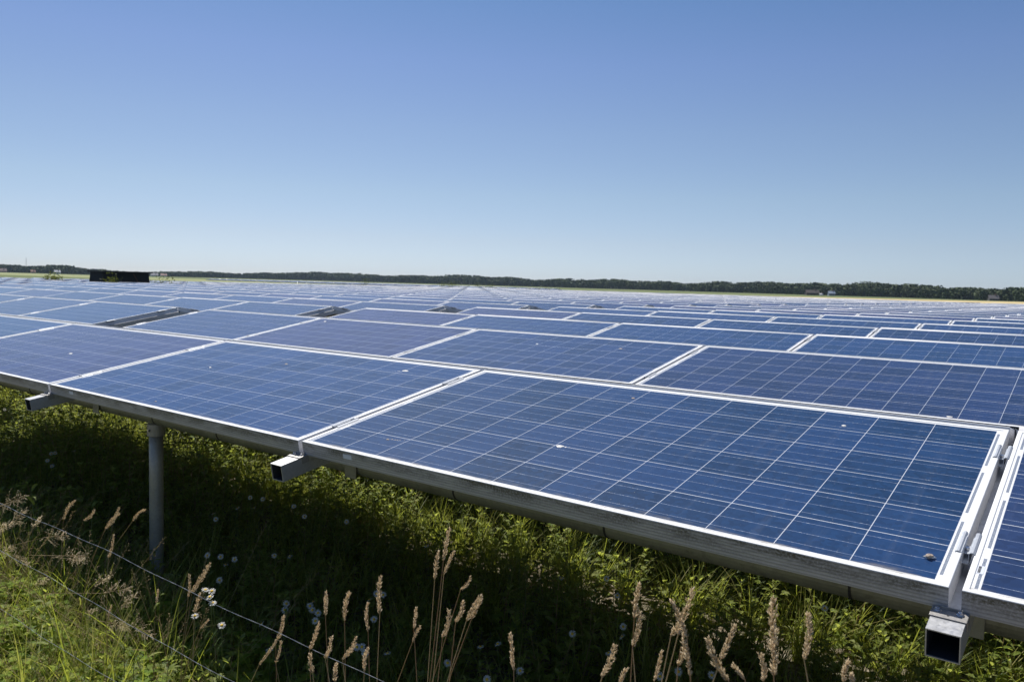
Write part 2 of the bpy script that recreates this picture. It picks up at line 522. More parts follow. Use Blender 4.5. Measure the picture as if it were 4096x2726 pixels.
# the row and seam next to the camera are always single objects
near_out = [q for q in info if q[1] <= .01 and q[0][1] <= 1 and -9 < q[0][2] < 5]
things += ups[:300 - len(things) - len(near_out)] + near_out
chosen = {q[0] for q in things}

proto = make_panel()
note_children()
by_row = {}
for q in things:
    if q[3] is not None: by_row.setdefault((q[0][0], q[0][1]), []).append(q)
for v in by_row.values(): v.sort(key=lambda q: q[3])
PAN = {}
first = True
for q in things:
    (kind, k, x0), fr, ar, cx = q
    o = proto if first else copy_tree(proto)
    first = False
    loc, rot = (up_pose if kind == 'up' else down_pose)(k, x0)
    # no installer gets them perfectly level
    j = (rnd.uniform(-1, 1) * .0012, rnd.uniform(-1, 1) * .0012, 0) if k > 0 else (0, 0, 0)
    o.location = loc; o.rotation_euler = (rot[0] + j[0], rot[1] + j[1], rot[2])
    PAN[(kind, k, round(x0, 2))] = o
    row = 'front row' if k == 0 else nth(k + 1) + ' row back'
    if cx is None:
        lab = '%s panel of the %s, %s beyond the photo edge' % ('near slope' if kind == 'up' else 'far slope', row, ('%.0f metres left' % -x0) if x0 < 0 else ('%.0f metres right' % x0))
    else:
        i = by_row[(kind, k)].index(q) + 1
        if kind == 'up':
            lab = 'blue solar panel in the %s, %s from the left edge of the photo' % (row, nth(i))
        elif abs(x0 - edge_x(k)) < .1 and k > 0:
            lab = 'solar panel sloping away behind the %s ridge at the walkway gap' % nth(k + 1)
        else:
            lab = 'solar panel sloping away behind the %s ridge, %s from the left' % ('front' if k == 0 else nth(k + 1) + ' row', nth(i))
    if kind == 'up' and k > 0:      # low edges in the valleys: their shade put into the colour, under the moss
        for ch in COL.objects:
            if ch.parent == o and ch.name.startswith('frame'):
                ch.material_slots[1].link = 'OBJECT'; ch.material_slots[1].material = M['side_valley_shade']
    tint = {('up', 0, 0.0): 20, ('up', 0, round(-PIT, 2)): 33, ('up', 0, round(-2 * PIT, 2)): 84, ('up', 0, round(PIT, 2)): 60,
            ('up', 1, round(row_dx(1), 2)): 58, ('up', 1, round(row_dx(1) - PIT, 2)): 48, ('up', 1, round(row_dx(1) - 2 * PIT, 2)): 80,
            ('up', 1, round(row_dx(1) - 3 * PIT, 2)): 50, ('up', 2, round(row_dx(2), 2)): 30, ('up', 2, round(row_dx(2) - PIT, 2)): 28}.get((kind, k, round(x0, 2)))
    if tint:
        for ch in COL.objects:
            if ch.parent == o and ch.name.startswith('glass_face'): ch.pass_index = tint
    tag(o, lab, 'solar panel', 'solar panels set in tent shaped rows' if kind == 'up' else 'solar panels on the far slopes of the rows')

special = {('up', 0, 0.0): 'largest blue solar panel at the front with a snail at its lower right corner',
           ('up', 0, round(-PIT, 2)): 'blue front row solar panel above the steel post, left of the largest one',
           ('up', 0, round(-2 * PIT, 2)): 'purplish front row solar panel cut by the left edge, over the leftmost beam',
           ('up', 0, round(PIT, 2)): 'solar panel with a barcode sticker, cut off by the right edge of the photo'}
for key, lab in special.items():
    if key in PAN: PAN[key]['label'] = lab

# the rest of the array: far beyond counting
V, F, UV, MI = [], [], [], []
def far_panel(kind, k, x0, yoff=0.0):
    i = len(V)
    for z in (0, -TH):
        for x, y in ((0, 0), (L, 0), (L, S), (0, S)):
            p_ = world_pt(kind, k, x0, x, y, z)
            V.append((p_[0], p_[1] + yoff, p_[2] + far_panel.dz))
    F.append((i, i + 1, i + 2, i + 3)); UV.extend([(0, S), (L, S), (L, 0), (0, 0)]); MI.append(0)
    for a, b in ((0, 1), (1, 2), (2, 3), (3, 0)):
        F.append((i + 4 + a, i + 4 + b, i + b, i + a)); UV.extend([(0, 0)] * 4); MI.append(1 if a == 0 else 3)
    F.append((i + 7, i + 6, i + 5, i + 4)); UV.extend([(0, 0)] * 4); MI.append(2)
for q in info:
    if q[0] in chosen: continue
    if q[3] is None and not (q[0][2] > -9 and q[0][1] < 4): 
        if q[0][2] > 4 or q[0][1] > 3 and q[0][2] > 2.5: continue
    far_panel.dz = rnd.uniform(-.004, .004) - .0
    far_panel(*q[0])
# a second block behind, to the left
for k in range(0, 8):
    for n in range(29):
        for kind in ('up', 'down'):
            far_panel.dz = rnd.uniform(-.01, .01) + .05
            far_panel(kind, k, -57 - PIT * (n + 1), 69.0)
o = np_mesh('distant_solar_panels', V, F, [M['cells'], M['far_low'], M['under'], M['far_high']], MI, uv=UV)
tag(o, 'mass of small far off solar panels filling the field up to the meadow', 'solar panels', kind='stuff')

# marks on the glass (children of their panel): local x, v from the ridge
def dropping(key, x, v, sx, sy, mat='dropping', tail=None, seed=0):
    pn = PAN.get(key)
    if not pn: return
    r_ = random.Random(seed)
    b = MB(); n = 14; ring = []; ring2 = []
    for i in range(n):
        a = 2 * math.pi * i / n; q = 1 + r_.uniform(-.22, .22)
        ring.append((x + sx * q * math.cos(a), S - v + sy * q * math.sin(a), -.0016))
        ring2.append((x + .6 * sx * q * math.cos(a), S - v + .6 * sy * q * math.sin(a), .0002))
    b.v = ring + ring2
    for i in range(n):
        j = (i + 1) % n; b.f.append((i, j, n + j, n + i)); b.mi.append(0); b.uv += [(0, 0)] * 4
    b.f.append(tuple(range(n, 2 * n))); b.mi.append(0); b.uv += [(0, 0)] * n
    if tail:
        for q in range(5):
            tx, ty = x + tail[0] * (q + 1) / 5 + r_.uniform(-.004, .004), S - v + tail[1] * (q + 1) / 5 + r_.uniform(-.003, .003)
            s_ = .0028 * (1 - q * .12)
            b.quad((tx - s_, ty - s_, -.0014), (tx + s_, ty - s_ * .7, -.0014), (tx + s_, ty + s_, -.0014), (tx - s_ * .8, ty + s_, -.0014))
    b.build('bird_dropping', M[mat], pn, smooth=True)
A1, A2, A3 = ('up', 0, 0.0), ('up', 0, round(-PIT, 2)), ('up', 0, round(-2 * PIT, 2))
dropping(A1, .838, .658, .013, .010, 'dropping', (.03, .004), 1)
dropping(A1, .27, .847, .006, .004, 'dropping_brown', (.06, .02), 2)
dropping(A1, .803, .124, .007, .005, 'dropping_brown', None, 3)
dropping(A1, 1.54, .139, .007, .006, 'dropping', None, 4)
dropping(A2, PIT - .357, .134, .016, .008, 'dropping', (-.05, -.03), 5)
dropping(A2, PIT - 1.072, .2515, .009, .006, 'dropping_brown', None, 6)
dropping(A2, .55, .45, .008, .005, 'dropping', (-.02, .01), 12)
dropping(A2, .9, .93, .006, .004, 'dropping_brown', None, 13)
dropping(A3, 2 * PIT - 2.726, .5644, .016, .010, 'dropping', None, 7)
B0 = ('up', 1, round(row_dx(1), 2)); B1 = ('up', 1, round(row_dx(1) - PIT, 2)); B2 = ('up', 1, round(row_dx(1) - 2 * PIT, 2))
dropping(B0, 1.617 - row_dx(1), .954, .012, .008, 'dropping', None, 8)
dropping(B1, PIT - .476 - row_dx(1), .248, .013, .010, 'dropping_brown', (.05, -.02), 9)
dropping(B2, 2 * PIT - 3.7385 - row_dx(1), .119, .018, .012, 'dropping', None, 10)
dropping(B1, .8, .3, .010, .008, 'dropping', None, 11)

# pale type labels on the front frames, and the printed serial on the right hand module
for key in (A1, A2, A3):
    pn = PAN.get(key)
    if pn:
        b = MB(); b.box(.21, .25, -.0009, -.0001, -.027, -.012)
        b.build('label_sticker', M['sticker'], pn)
pn = PAN.get(('up', 0, round(PIT, 2)))
if pn:
    b = MB(); b.box(.0125, .0245, .083, .118, -.0019, -.0015)
    st = b.build('barcode_sticker', M['sticker'], pn)
    st['label'] = 'white sticker printed with a barcode beside the cells'
    b = MB(); y = .087; r_ = random.Random(3)
    while y < .114:
        wd = r_.choice((.0007, .0012, .0018)); b.box(.0137, .0187, y, y + wd, -.0016, -.0012); y += wd + r_.choice((.0008, .0014))
    b.build('barcode', M['ink'], st)

# snail resting on the glass of the big front panel
def snail():
    b = MB(); v0 = Vector(world_pt('up', 0, 0.0, 1.906, S - .888, 0))
    root = empty('snail', v0, (TILT, 0, R(20)))
    n = 26
    pts = []; rs = []
    for i in range(n):
        a = i / (n - 1) * 3.4 * math.pi; q = .0008 + .0052 * (i / (n - 1)) ** 1.2
        pts.append((q * math.cos(a) * 1.1, q * math.sin(a) * .9, .0058 - .0025 * i / (n - 1))); rs.append(.0007 + .0030 * (i / (n - 1)) ** 1.1)
    b.tube(pts, rs, 10)
    b.build('shell', M['dropping_brown'], root, smooth=True)
    b = MB(); b.tube([(-.013, .001, .0008), (-.007, 0, .0016), (0, 0, .002), (.006, 0, .0016), (.011, .001, .0008)], [.0008, .0028, .0034, .0026, .0009], 8)
    b.build('body', M['dropping'], root, smooth=True)
    tag(root, 'small brown and white snail stuck to the glass near the front right panel corner', 'snail')
snail()

# ================================================================ SUPPORTS
def make_beam(y0=-.108):
    root = empty('support_beam', (0, 0, 0))
    hw, h, tk, y1 = .0292, .057, .0022, S - .005
    zt = -TH - .0005
    b = MB()
    b.box(-hw, hw, y0, y1, zt - tk, zt, 0)
    b.box(-hw, hw, y0, y1, zt - h, zt - h + tk, 0)
    b.box(-hw, -hw + tk, y0, y1, zt - h + tk, zt - tk, 0, 'tb')
    b.box(hw - tk, hw, y0, y1, zt - h + tk, zt - tk, 0, 'tb')
    i_ = .0003; a, c = -hw + tk + i_, hw - tk - i_; zb, zz = zt - h + tk + i_, zt - tk - i_; ya = y0 + .003
    b.quad((a, ya, zb), (c, ya, zb), (c, y1, zb), (a, y1, zb), 1); b.quad((a, ya, zz), (a, y1, zz), (c, y1, zz), (c, ya, zz), 1)
    b.quad((a, ya, zb), (a, y1, zb), (a, y1, zz), (a, ya, zz), 1); b.quad((c, ya, zb), (c, ya, zz), (c, y1, zz), (c, y1, zb), 1)
    b.build('square_tube', [M['galv'], M['inner']], root)
    # saddle plate bolted over the tube end, with the small stop behind the module
    b = MB()
    b.box(-hw - .0026, hw + .0026, -.036, .004, zt + .0006, zt + .003)
    b.box(hw + .0004, hw + .0026, -.026, .004, zt - .022, zt + .0006)
    b.box(-hw - .0026, -hw - .0004, -.026, .004, zt - .022, zt + .0006)
    b.box(-.017, .021, -.0048, -.0025, zt, zt + .0085)
    pl = b.build('end_plate', M['plate'], root, bevel=.0008)
    for bx in (-.021, .018):
        b = MB(); b.tube([(bx, -.014, zt + .003), (bx, -.014, zt + .0045)], .0068, 16)
        b.tube([(bx, -.014, zt + .0045), (bx, -.014, zt + .0086), (bx, -.014, zt + .0094)], [.0046, .0046, .003], 6)
        b.build('bolt', M['bolt'], pl)
    b = MB(); b.tube([(-.001, -.026, zt + .0029), (-.001, -.026, zt + .0033)], .0022, 10)
    b.build('rivet_hole', M['tie'], pl)
    for yc in (.205, .795):
        b = MB(); l_ = .05
        for sgn in (-1, 1):
            xs = [.0078, .0105, .0145, .0185]; zs = [.0012, .0036, .0036, .0012]
            for i in range(3):
                a0, a1 = sgn * xs[i], sgn * xs[i + 1]
                b.quad((a0, yc - l_, zs[i]), (a1, yc - l_, zs[i + 1]), (a1, yc + l_, zs[i + 1]), (a0, yc + l_, zs[i]))
                b.quad((a0, yc - l_, zs[i] - .002), (a0, yc + l_, zs[i] - .002), (a1, yc + l_, zs[i + 1] - .002), (a1, yc - l_, zs[i + 1] - .002))
                b.quad((a0, yc - l_, zs[i] - .002), (a1, yc - l_, zs[i + 1] - .002), (a1, yc - l_, zs[i + 1]), (a0, yc - l_, zs[i]))
            x_ = sgn * .0078
            b.box(min(x_, x_ - sgn * .0018), max(x_, x_ - sgn * .0018), yc - l_, yc + l_ * .6, -.022, .0012)
        b.box(-.0078, .0078, yc - l_ * 1.0, yc + l_ * .6, -.0235, -.022)
        b.box(-.006, .006, yc - l_ * .55, yc + l_ * .2, -.012, -.0105)
        cl = b.build('clamp', M['clamp'], root)
        b = MB(); b.tube([(0, yc - .012, -.0105), (0, yc - .012, -.004)], .0042, 8)
        b.build('bolt', M['bolt'], cl)
    return root
bproto = make_beam(); rproto = make_beam(-.083); note_children()
beams = []
for k in range(0, 9):
    ns = [n * PIT - GAP / 2 + row_dx(k) for n in range(-3, 3)]
    e = row_dx(k) - 3 * PIT - SLIT
    ns += [e + GAP / 2 - n * PIT + GAP * 0 for n in range(0, 3 if k < 4 else 2)]
    for x in ns:
        mid = project((x, k * P - .45, -.1))
        if mid is None or not (-700 < mid[0] < 4900): continue
        if k > 3 and abs(x - e) > .1 and x < e: continue
        if k > 5 and abs(x - e) > .1: continue
        beams.append(('up', k, x, mid[0]))
        if k <= 1 or abs(x - e) < .1: beams.append(('down', k, x, mid[0]))
cnt = {}
for kind, k, x, mx in sorted(beams, key=lambda q: (q[1], q[0], q[3])):
    cnt[(kind, k)] = cnt.get((kind, k), 0) + 1
    if k == 0 and kind == 'up' and abs(x - 1.967) < .05: o = rproto
    else: o = bproto if bproto.get('label') is None else copy_tree(bproto)
    loc, rot = (up_pose if kind == 'up' else down_pose)(k, 0)
    o.location = (x - (.006 if o is rproto else 0), loc[1], loc[2]); o.rotation_euler = rot
    row = 'front row' if k == 0 else nth(k + 1) + ' row back'
    e = row_dx(k) - 3 * PIT - SLIT
    i = cnt[(kind, k)]
    if kind == 'up' and abs(x - e) < .1 and k: lab = 'steel beam showing under the open panel end at the walkway of the %s' % row
    elif kind == 'up': lab = 'square steel beam with panel clamps under the %s seam of the %s' % (nth(i), row)
    elif abs(x - e) < .1 and k: lab = 'steel beam sloping away behind the ridge at the walkway of the %s' % row
    else: lab = 'steel beam on the far slope under the %s seam of the %s' % (nth(i), row)
    if k == 0 and kind == 'up':
        if abs(x - 1.967) < .05: lab = 'large open square steel beam end with two bolts at the lower right'
        elif abs(x + .011) < .05: lab = 'open square steel beam end with two bolts, below the middle panel seam'
        elif abs(x + 1.989) < .05: lab = 'steel beam end sticking out near the left edge, left of the post'
    tag(o, lab, 'support beam', 'sloping steel beams under the panel seams')

def pipe_thing(y, z, k, x0, x1, ties, brackets, lab):
    root = empty('support_pipe', ((x0 + x1) / 2, y, z))
    b = MB(); n = 24; c = (x0 + x1) / 2
    b.tube([(x0 - c + (x1 - x0) * i / 12, 0, 0) for i in range(13)], 0.0445, n)
    b.build('steel_pipe', M['pipe'], root, smooth=False)
    for x in ties:
        b = MB(); b.tube([(x - c - .003, 0, 0), (x - c + .003, 0, 0)], .0463, 24)
        b.build('cable_tie', M['tie'], root)
    for x in brackets:
        b = MB(); b.box(x - c - .031, x - c + .031, -.0505, -.0465, -.047, .062)
        b.box(x - c - .031, x - c + .031, .0465, .0505, -.047, .062); b.box(x - c - .031, x - c + .031, -.0465, .0465, .0585, .062)
        b.build('bracket', M['pipe'], root, bevel=.001)
    return tag(root, lab, 'support pipe', 'long round pipes carrying the beams')
pipe_thing(-.70, -.300, 0, -11.8, 5.9, [-2.823, -1.434, -.891, .487, 1.061, 1.724, -4.6, 3.1], [-1.989, -.011, 1.967, -3.967], 'long round steel pipe under the front edge of the front row')
pipe_thing(.72, -.303, 0, -11.8, 5.9, [-1.2, .9], [], 'round steel pipe under the far slope of the front row')
pipe_thing(P - .70, -.300, 1, -11.8, 5.9, [-1.2, .9], [], 'round steel pipe under the near slope of the second row')
pipe_thing(P + .72, -.303, 1, -11.8, 5.9, [-1.2, .9], [], 'round steel pipe under the far slope of the second row')

def make_post():
    root = empty('steel_post', (0, 0, 0))
    b = MB(); b.tube([(0, 0, -.15), (0, 0, .3), (0, 0, .6), (0, 0, .865)], .0325, 28)
    b.build('post_tube', M['post'], root, smooth=True)
    b = MB(); b.tube([(0, 0, .80), (0, 0, .802), (0, 0, .858), (0, 0, .8605)], [.038, .041, .041, .037], 28)
    b.build('collar', M['post'], root)
    b = MB(); b.tube([(.012, -.0405, .83), (.012, -.046, .83)], .006, 6); b.tube([(.012, -.046, .83), (.012, -.0485, .83)], .0035, 6)
    b.build('bolt', M['bolt'], root)
    b = MB(); b.tube([(0, 0, .858), (0, 0, .872), (0, 0, .885)], [.031, .036, .03], 20)
    b.build('pipe_saddle', M['pipe'], root)
    return root
pp = make_post(); note_children()
posts = [(-1.478, -.70, 'round galvanised steel post standing in the weeds under the front pipe'),
         (-8.2, -.70, 'steel post of the front row beyond the left edge of the photo'),
         (3.9, -.70, 'steel post of the front row beyond the right edge of the photo'),
         (-8.2, .72, 'steel post under the far slope of the front row, left end'),
         (3.9, .72, 'steel post under the far slope of the front row, right end'),
         (-1.44, P - .70, 'steel post hidden deep in shade under the second row, middle'),
         (-11, P - .70, 'steel post in shade under the second row, left end'),
         (3.9, P - .70, 'steel post in shade under the second row, right end')]
for i, (x, y, lab) in enumerate(posts):
    o = pp if i == 0 else copy_tree(pp)
    o.location = (x, y, GZ)
    tag(o, lab, 'post', 'steel posts carrying the pipes')

# ================================================================ WIRE FENCE
def fence():
    YF = -1.6
    root = empty('wire_fence', (0, YF, GZ))
    mw = metal('twisted_wire', (.45, .46, .48), .4, .5, .1)
    for z0, nm in ((-.418, 'wire'), (-.588, 'wire'), (-.79, 'wire')):
        b = MB()
        r_ = random.Random(int(-z0 * 100)); pts = []
        xs = np.arange(-7, 4.6, .02)
        ph = r_.uniform(0, 6)
        for x in xs:
            f = (x + 7) / 11.5
            z = z0 - GZ + .006 * math.sin(x * 2.1 + ph) + .003 * math.sin(x * 5.7 + ph) + .0015 * math.sin(x * 17 + ph) + (.02 * (x - .3)) * .35
            pts.append((x, .002 * math.sin(x * 3.1), z))
        # two strands twisted together
        for s_ in (0, math.pi):
            tw = [(p_[0], p_[1] + .0003 * math.cos(p_[0] * 260 + s_), p_[2] + .0003 * math.sin(p_[0] * 260 + s_)) for p_ in pts]
            b.tube(tw, .00032, 5, caps=False)
        b.build(nm, mw, root)
    wd = plain('grey_wood', (.22, .18, .14), .9, 0, .3, 25)
    for x in (-7, 4.6):
        b = MB(); b.tube([(x, -.05, -.3), (x, -.05, .5), (x, -.05, 1.05), (x, -.05, 1.08)], [.045, .043, .04, .03], 12)
        b.build('fence_post', wd, root)
    tag(root, 'low fence of three thin twisted wires crossing the weeds at the lower left', 'wire fence')
fence()

# ================================================================ HUT, HOUSES, WOOD
def hut():
    x1, y0, y1 = -38.2, 16.2, 18.7
    cx_, cy_ = x1 - .8, (y0 + y1) / 2
    root = empty('black_hut', (cx_, cy_, GZ))
    bl = plain('black_tarred_board', (.012, .013, .016), .75, 0, .3, 3)
    b = MB(); zt = .46 - GZ
    hx, hy = .7, (y1 - y0) / 2 - .08; bx, by = .85, (y1 - y0) / 2 + .06
    B = [(-bx, -by, -.05), (bx, -by, -.05), (bx, by, -.05), (-bx, by, -.05)]; T = [(-hx, -hy, zt), (hx, -hy, zt), (hx, hy, zt), (-hx, hy, zt)]
    for i in range(4):
        j = (i + 1) % 4; b.quad(B[i], B[j], T[j], T[i])
    b.quad(*T)
    b.build('wall', bl, root)
    b = MB()
    for i in range(9):
        yy = -by + .1 + i * (2 * by - .2) / 8; yt = -hy + .1 + i * (2 * hy - .2) / 8
        b.quad((bx + .012, yy - .02, 0), (bx + .012, yy + .02, 0), (hx + .014, yt + .02, zt), (hx + .014, yt - .02, zt))
    b.build('board_joint', plain('dark_batten', (.022, .022, .024), .8), root)
    b = MB(); b.box(-hx - .12, hx + .15, -hy - .14, hy + .14, zt + .002, zt + .07)
    b.build('roof_slab', plain('dark_slab', (.05, .052, .055), .8), root, bevel=.01)
    b = MB(); b.quad((bx + .03, .65, .9), (bx + .03, .7, .9), (hx + .08, .35, zt - .05), (hx + .08, .3, zt - .05))
    b.build('leaning_pole', plain('rusty_pole', (.10, .05, .03), .8), root)
    tag(root, 'flat roofed black box shaped hut standing among the far panels at the left', 'hut')
hut()

def dir_xy(px, d):
    """ground point at distance d in the direction of the photo column px"""
    v = (FWD + RIGHT * ((px - 2048) / 3135.3)); v = Vector((v.x, v.y, 0)).normalized()
    return CAM.x + v.x * d, CAM.y + v.y * d
def house(px, d, wd, dp, hh, rh, wallc, roofc, lab, rot=0.3):
    x, y = dir_xy(px, d); wd *= .55; dp *= .6; hh *= .62; rh *= .62
    root = empty('farmhouse', (x, y, GZ), (0, 0, math.atan2(CAM.y - y, CAM.x - x) + math.pi / 2 + rot))
    b = MB(); b.box(-wd / 2, wd / 2, -dp / 2, dp / 2, 0, hh)
    i = len(b.v)
    for sx in (-1, 1):
        b.v += [(sx * wd / 2, -dp / 2, hh), (sx * wd / 2, dp / 2, hh), (sx * wd / 2, 0, hh + rh)]
        b.f.append((len(b.v) - 3, len(b.v) - 2, len(b.v) - 1)); b.mi.append(0); b.uv += [(0, 0)] * 3
    b.build('wall', plain('wall_' + str(int(px)), wallc, .8, 0, .08, 1), root)
    b = MB(); e = .4
    for sg in (-1, 1):
        b.quad((-wd / 2 - e, sg * (dp / 2 + e), hh - .25), (wd / 2 + e, sg * (dp / 2 + e), hh - .25), (wd / 2 + e, 0, hh + rh + .12), (-wd / 2 - e, 0, hh + rh + .12))
        b.quad((-wd / 2 - e, sg * (dp / 2 + e), hh - .4), (wd / 2 + e, sg * (dp / 2 + e), hh - .4), (wd / 2 + e, sg * (dp / 2 + e), hh - .25), (-wd / 2 - e, sg * (dp / 2 + e), hh - .25))
    rf = b.build('roof', plain('roof_' + str(int(px)), roofc, .7, 0, .15, 2), root)
    b = MB(); b.box(wd * .2, wd * .2 + .7, -.35, .35, hh + rh - .6, hh + rh + .9); b.build('chimney', plain('chimney_' + str(int(px)), (.2, .12, .09)), rf)
    dk = plain('dark_pane_' + str(int(px)), (.03, .035, .04), .2)
    for q in range(3):
        b = MB(); xx = -wd / 2 + wd * (q + .6) / 3.4; b.box(xx - .5, xx + .5, -dp / 2 - .04, -dp / 2 - .01, hh * .35, hh * .75); b.build('window', dk, root)
    tag(root, lab, 'farmhouse', 'farm buildings in front of the far wood')
house(14, 1000, 13, 8, 3, 4, (.45, .3, .24), (.16, .1, .09), 'small dull brick farmhouse at the extreme left under the trees')
house(136, 1000, 7, 6, 3, 3, (.6, .35, .22), (.3, .14, .09), 'tiny orange roofed house left of the black hut at the wood')
house(232, 1000, 10, 7, 3.6, 3, (.85, .84, .8), (.45, .46, .5), 'small white house at the wood just left of the black hut')
house(618, 1050, 14, 8, 3, 3.6, (.7, .68, .65), (.32, .3, .32), 'pale long farmhouse at the wood just right of the black hut')
house(655, 1050, 12, 8, 3, 3, (.75, .72, .7), (.28, .14, .11), 'red roofed farmhouse, second to the right of the black hut')
house(3237, 640, 17, 9, 3.2, 3.2, (.05, .035, .03), (.05, .038, .034), 'dark brown barn before the wood on the right')
house(3274, 600, 3.2, 3, 1.6, 1, (.6, .6, .6), (.55, .55, .55), 'tiny white shed just right of the dark brown barn')
house(3314, 640, 8, 7, 3.2, 2.4, (.22, .27, .36), (.2, .25, .33), 'small bluish house between barn and bushes on the right')
house(3960, 560, 9, 7, 2.4, 3.0, (.10, .09, .09), (.11, .10, .105), 'low brown roofed house near the right edge under the trees')
def mast():
    x, y = dir_xy(110, 1500)
    root = empty('radio_mast', (x, y, GZ))
    b = MB()
    for a in range(3):
        an = a * 2.094; b.tube([(math.cos(an) * .8, math.sin(an) * .8, 0), (math.cos(an) * .3, math.sin(an) * .3, 24)], .09, 4)
    for i in range(12):
        z = i * 2; q = .8 - .5 * i / 12
        for a in range(3):
            a1, a2 = a * 2.094, (a + 1) * 2.094
            b.tube([(math.cos(a1) * q, math.sin(a1) * q, z), (math.cos(a2) * q, math.sin(a2) * q, z + 2)], .05, 3)
    b.build('lattice', plain('mast_steel', (.3, .32, .36)), root)
    tag(root, 'thin grey lattice mast above the far wood at the left', 'radio mast')
mast()

def wood():
    """the far wood: a mass of crowns, each a cloud of leaf clumps over a trunk"""
    r_ = np.random.default_rng(5)
    # photo column, distance, crown top height
    prof = [(-700, 1050, 9), (0, 1050, 7.6), (150, 1080, 7.0), (268, 1050, 8.6), (335, 1050, 7.0), (400, 1050, 6.4), (450, 1100, 5.5), (520, 1100, 5), (600, 1200, 4.6), (655, 1200, 5.5), (800, 1250, 7.2), (950, 1350, 8.4), (1130, 1350, 10.3), (1300, 1350, 11.8),
            (1700, 1200, 11.3), (2130, 1050, 10.6), (2300, 1000, 9.8), (2700, 900, 9.6), (2950, 820, 8.8), (3080, 780, 9.3), (3250, 740, 10.2), (3450, 700, 10.0), (3600, 680, 9.0), (3750, 640, 8.8), (3900, 600, 8.0), (4060, 560, 6.6), (4200, 540, 7.4), (4900, 520, 8)]
    V = []; F = []
    def at(px):
        for i in range(len(prof) - 1):
            a, b = prof[i], prof[i + 1]
            if a[0] <= px <= b[0]:
                f = (px - a[0]) / (b[0] - a[0]); return a[1] + (b[1] - a[1]) * f, a[2] + (b[2] - a[2]) * f
        return prof[-1][1], prof[-1][2]
    px = -650.0
    pts = []; HK = 1.12
    while px < 4850:
        d, h = at(px)
        for row in range(3):
            hh = h * HK * (1 + .10 * math.sin(px * .011) + .06 * math.sin(px * .031 + 1)) * (r_.uniform(.88, 1.02) if row else r_.uniform(.55, .95))
            pts.append((px + r_.uniform(-9, 9), d + row * 16 + r_.uniform(-5, 5), max(3, hh)))
        px += 4.4 / d * 3135.3 * r_.uniform(.7, 1.35)
    for px, d, h in pts:
        x, y = dir_xy(px, d)
        rx = h * r_.uniform(.5, .85); nl = r_.integers(3, 6)
        lobes = [(r_.uniform(-.5, .5) * rx, r_.uniform(-.5, .5) * rx, h * r_.uniform(.4, .82), rx * r_.uniform(.5, .75)) for _ in range(nl)]
        lobes.append((0, 0, h - rx * .6, rx * .6)); lobes.append((0, 0, h * .22, rx * .8))
        n = 240
        li = r_.integers(0, len(lobes), n)
        lb = np.array(lobes)[li]
        dv = r_.normal(size=(n, 3)); dv /= np.linalg.norm(dv, axis=1)[:, None]
        c = lb[:, :3] + dv * lb[:, 3:4] * r_.uniform(.7, 1.0, (n, 1))
        c[:, 2] = np.clip(c[:, 2], .2, h)
        nrm = dv + r_.normal(scale=.45, size=(n, 3)); nrm /= np.linalg.norm(nrm, axis=1)[:, None]
        a = np.cross(nrm, r_.normal(size=(n, 3))); a /= np.linalg.norm(a, axis=1)[:, None]
        b = np.cross(nrm, a); s_ = r_.uniform(.45, .95, (n, 1)) * (.6 + d / 2500)
        i0 = len(V) * 4
        q = np.stack([c - a * s_ - b * s_ * .7, c + a * s_ * .8 - b * s_, c + a * s_ + b * s_ * .8, c - a * s_ * .7 + b * s_], 1)
        q += np.array([x, y, GZ])
        V.append(q.reshape(-1, 3))
    V = np.concatenate(V)
    F = np.arange(len(V), dtype=np.int32).reshape(-1, 4)
    t = NT('wood_foliage')
    geo = t.n('NewGeometry').outputs['Random Per Island']
    big = t.noise(t.scale(t.co(), .03, .03, .03), 1, 3)
    c = t.ramp(geo, [(0, (.055, .08, .032)), (.5, (.078, .110, .042)), (1, (.11, .145, .058))])
    c = t.mix(t.step(big, .35, .65), c, t.mix(.5, c, (.04, .05, .028)))
    t.set(Base_Color=c, Roughness=.8)
    t.b.inputs['Specular IOR Level'].default_value = .15
    o = np_mesh('distant_wood', V, F, t.m)
    tag(o, 'dark green mass of trees along the horizon', 'wood', kind='stuff')
wood()

# ================================================================ AIR
def haze():
    b = MB(); b.box(-1750, 400, -8, 2100, GZ - 1.5, 34)
    t = NT('pale_air')
    t.t.nodes.remove(t.b)
    v = t.n('VolumePrincipled'); v.inputs['Color'].default_value = (.62, .78, 1, 1); v.inputs['Density'].default_value = HAZE
    v.inputs['Anisotropy'].default_value = .2
    t.t.links.new(v.outputs[0], t.t.nodes['Material Output'].inputs['Volume'])
    tag(b.build('haze', t.m), kind='stuff')
HAZE = .00008
haze()
sc.cycles.volume_bounces = 0

# ================================================================ VEGETATION
M['herb'] = leaf_mat('herb_leaf', [(.14, .21, .04), (.22, .30, .07), (.30, .37, .11), (.39, .43, .17)], .58, .5, .12, (.6, .65, .10))
M['grassleaf'] = leaf_mat('grass_blade', [(.14, .21, .03), (.22, .28, .05), (.31, .34, .08), (.48, .42, .18)], .5, .5, .25)
M['clover'] = leaf_mat('clover_leaf', [(.11, .21, .02), (.17, .28, .03), (.25, .35, .045), (.36, .38, .07)], .45, .6, .12)
M['feather'] = leaf_mat('feathery_leaf', [(.045, .10, .025), (.08, .14, .035)], .3)
M['dry'] = leaf_mat('dry_stalk', [(.46, .36, .20), (.58, .47, .29), (.38, .27, .15)], .35, .7, .2, (.6, .48, .28))
M['seed'] = leaf_mat('seed_scales', [(.72, .58, .38), (.85, .72, .52), (.78, .63, .44), (.92, .84, .68)], .5, .7, .2, (.95, .82, .60))
M['petal'] = leaf_mat('white_petal', [(.78, .78, .76), (.86, .86, .83)], .35, .6, .2, (.85, .85, .85))
M['disc'] = plain('yellow_disc', (.75, .48, .04), .8, 0, .2, 300)
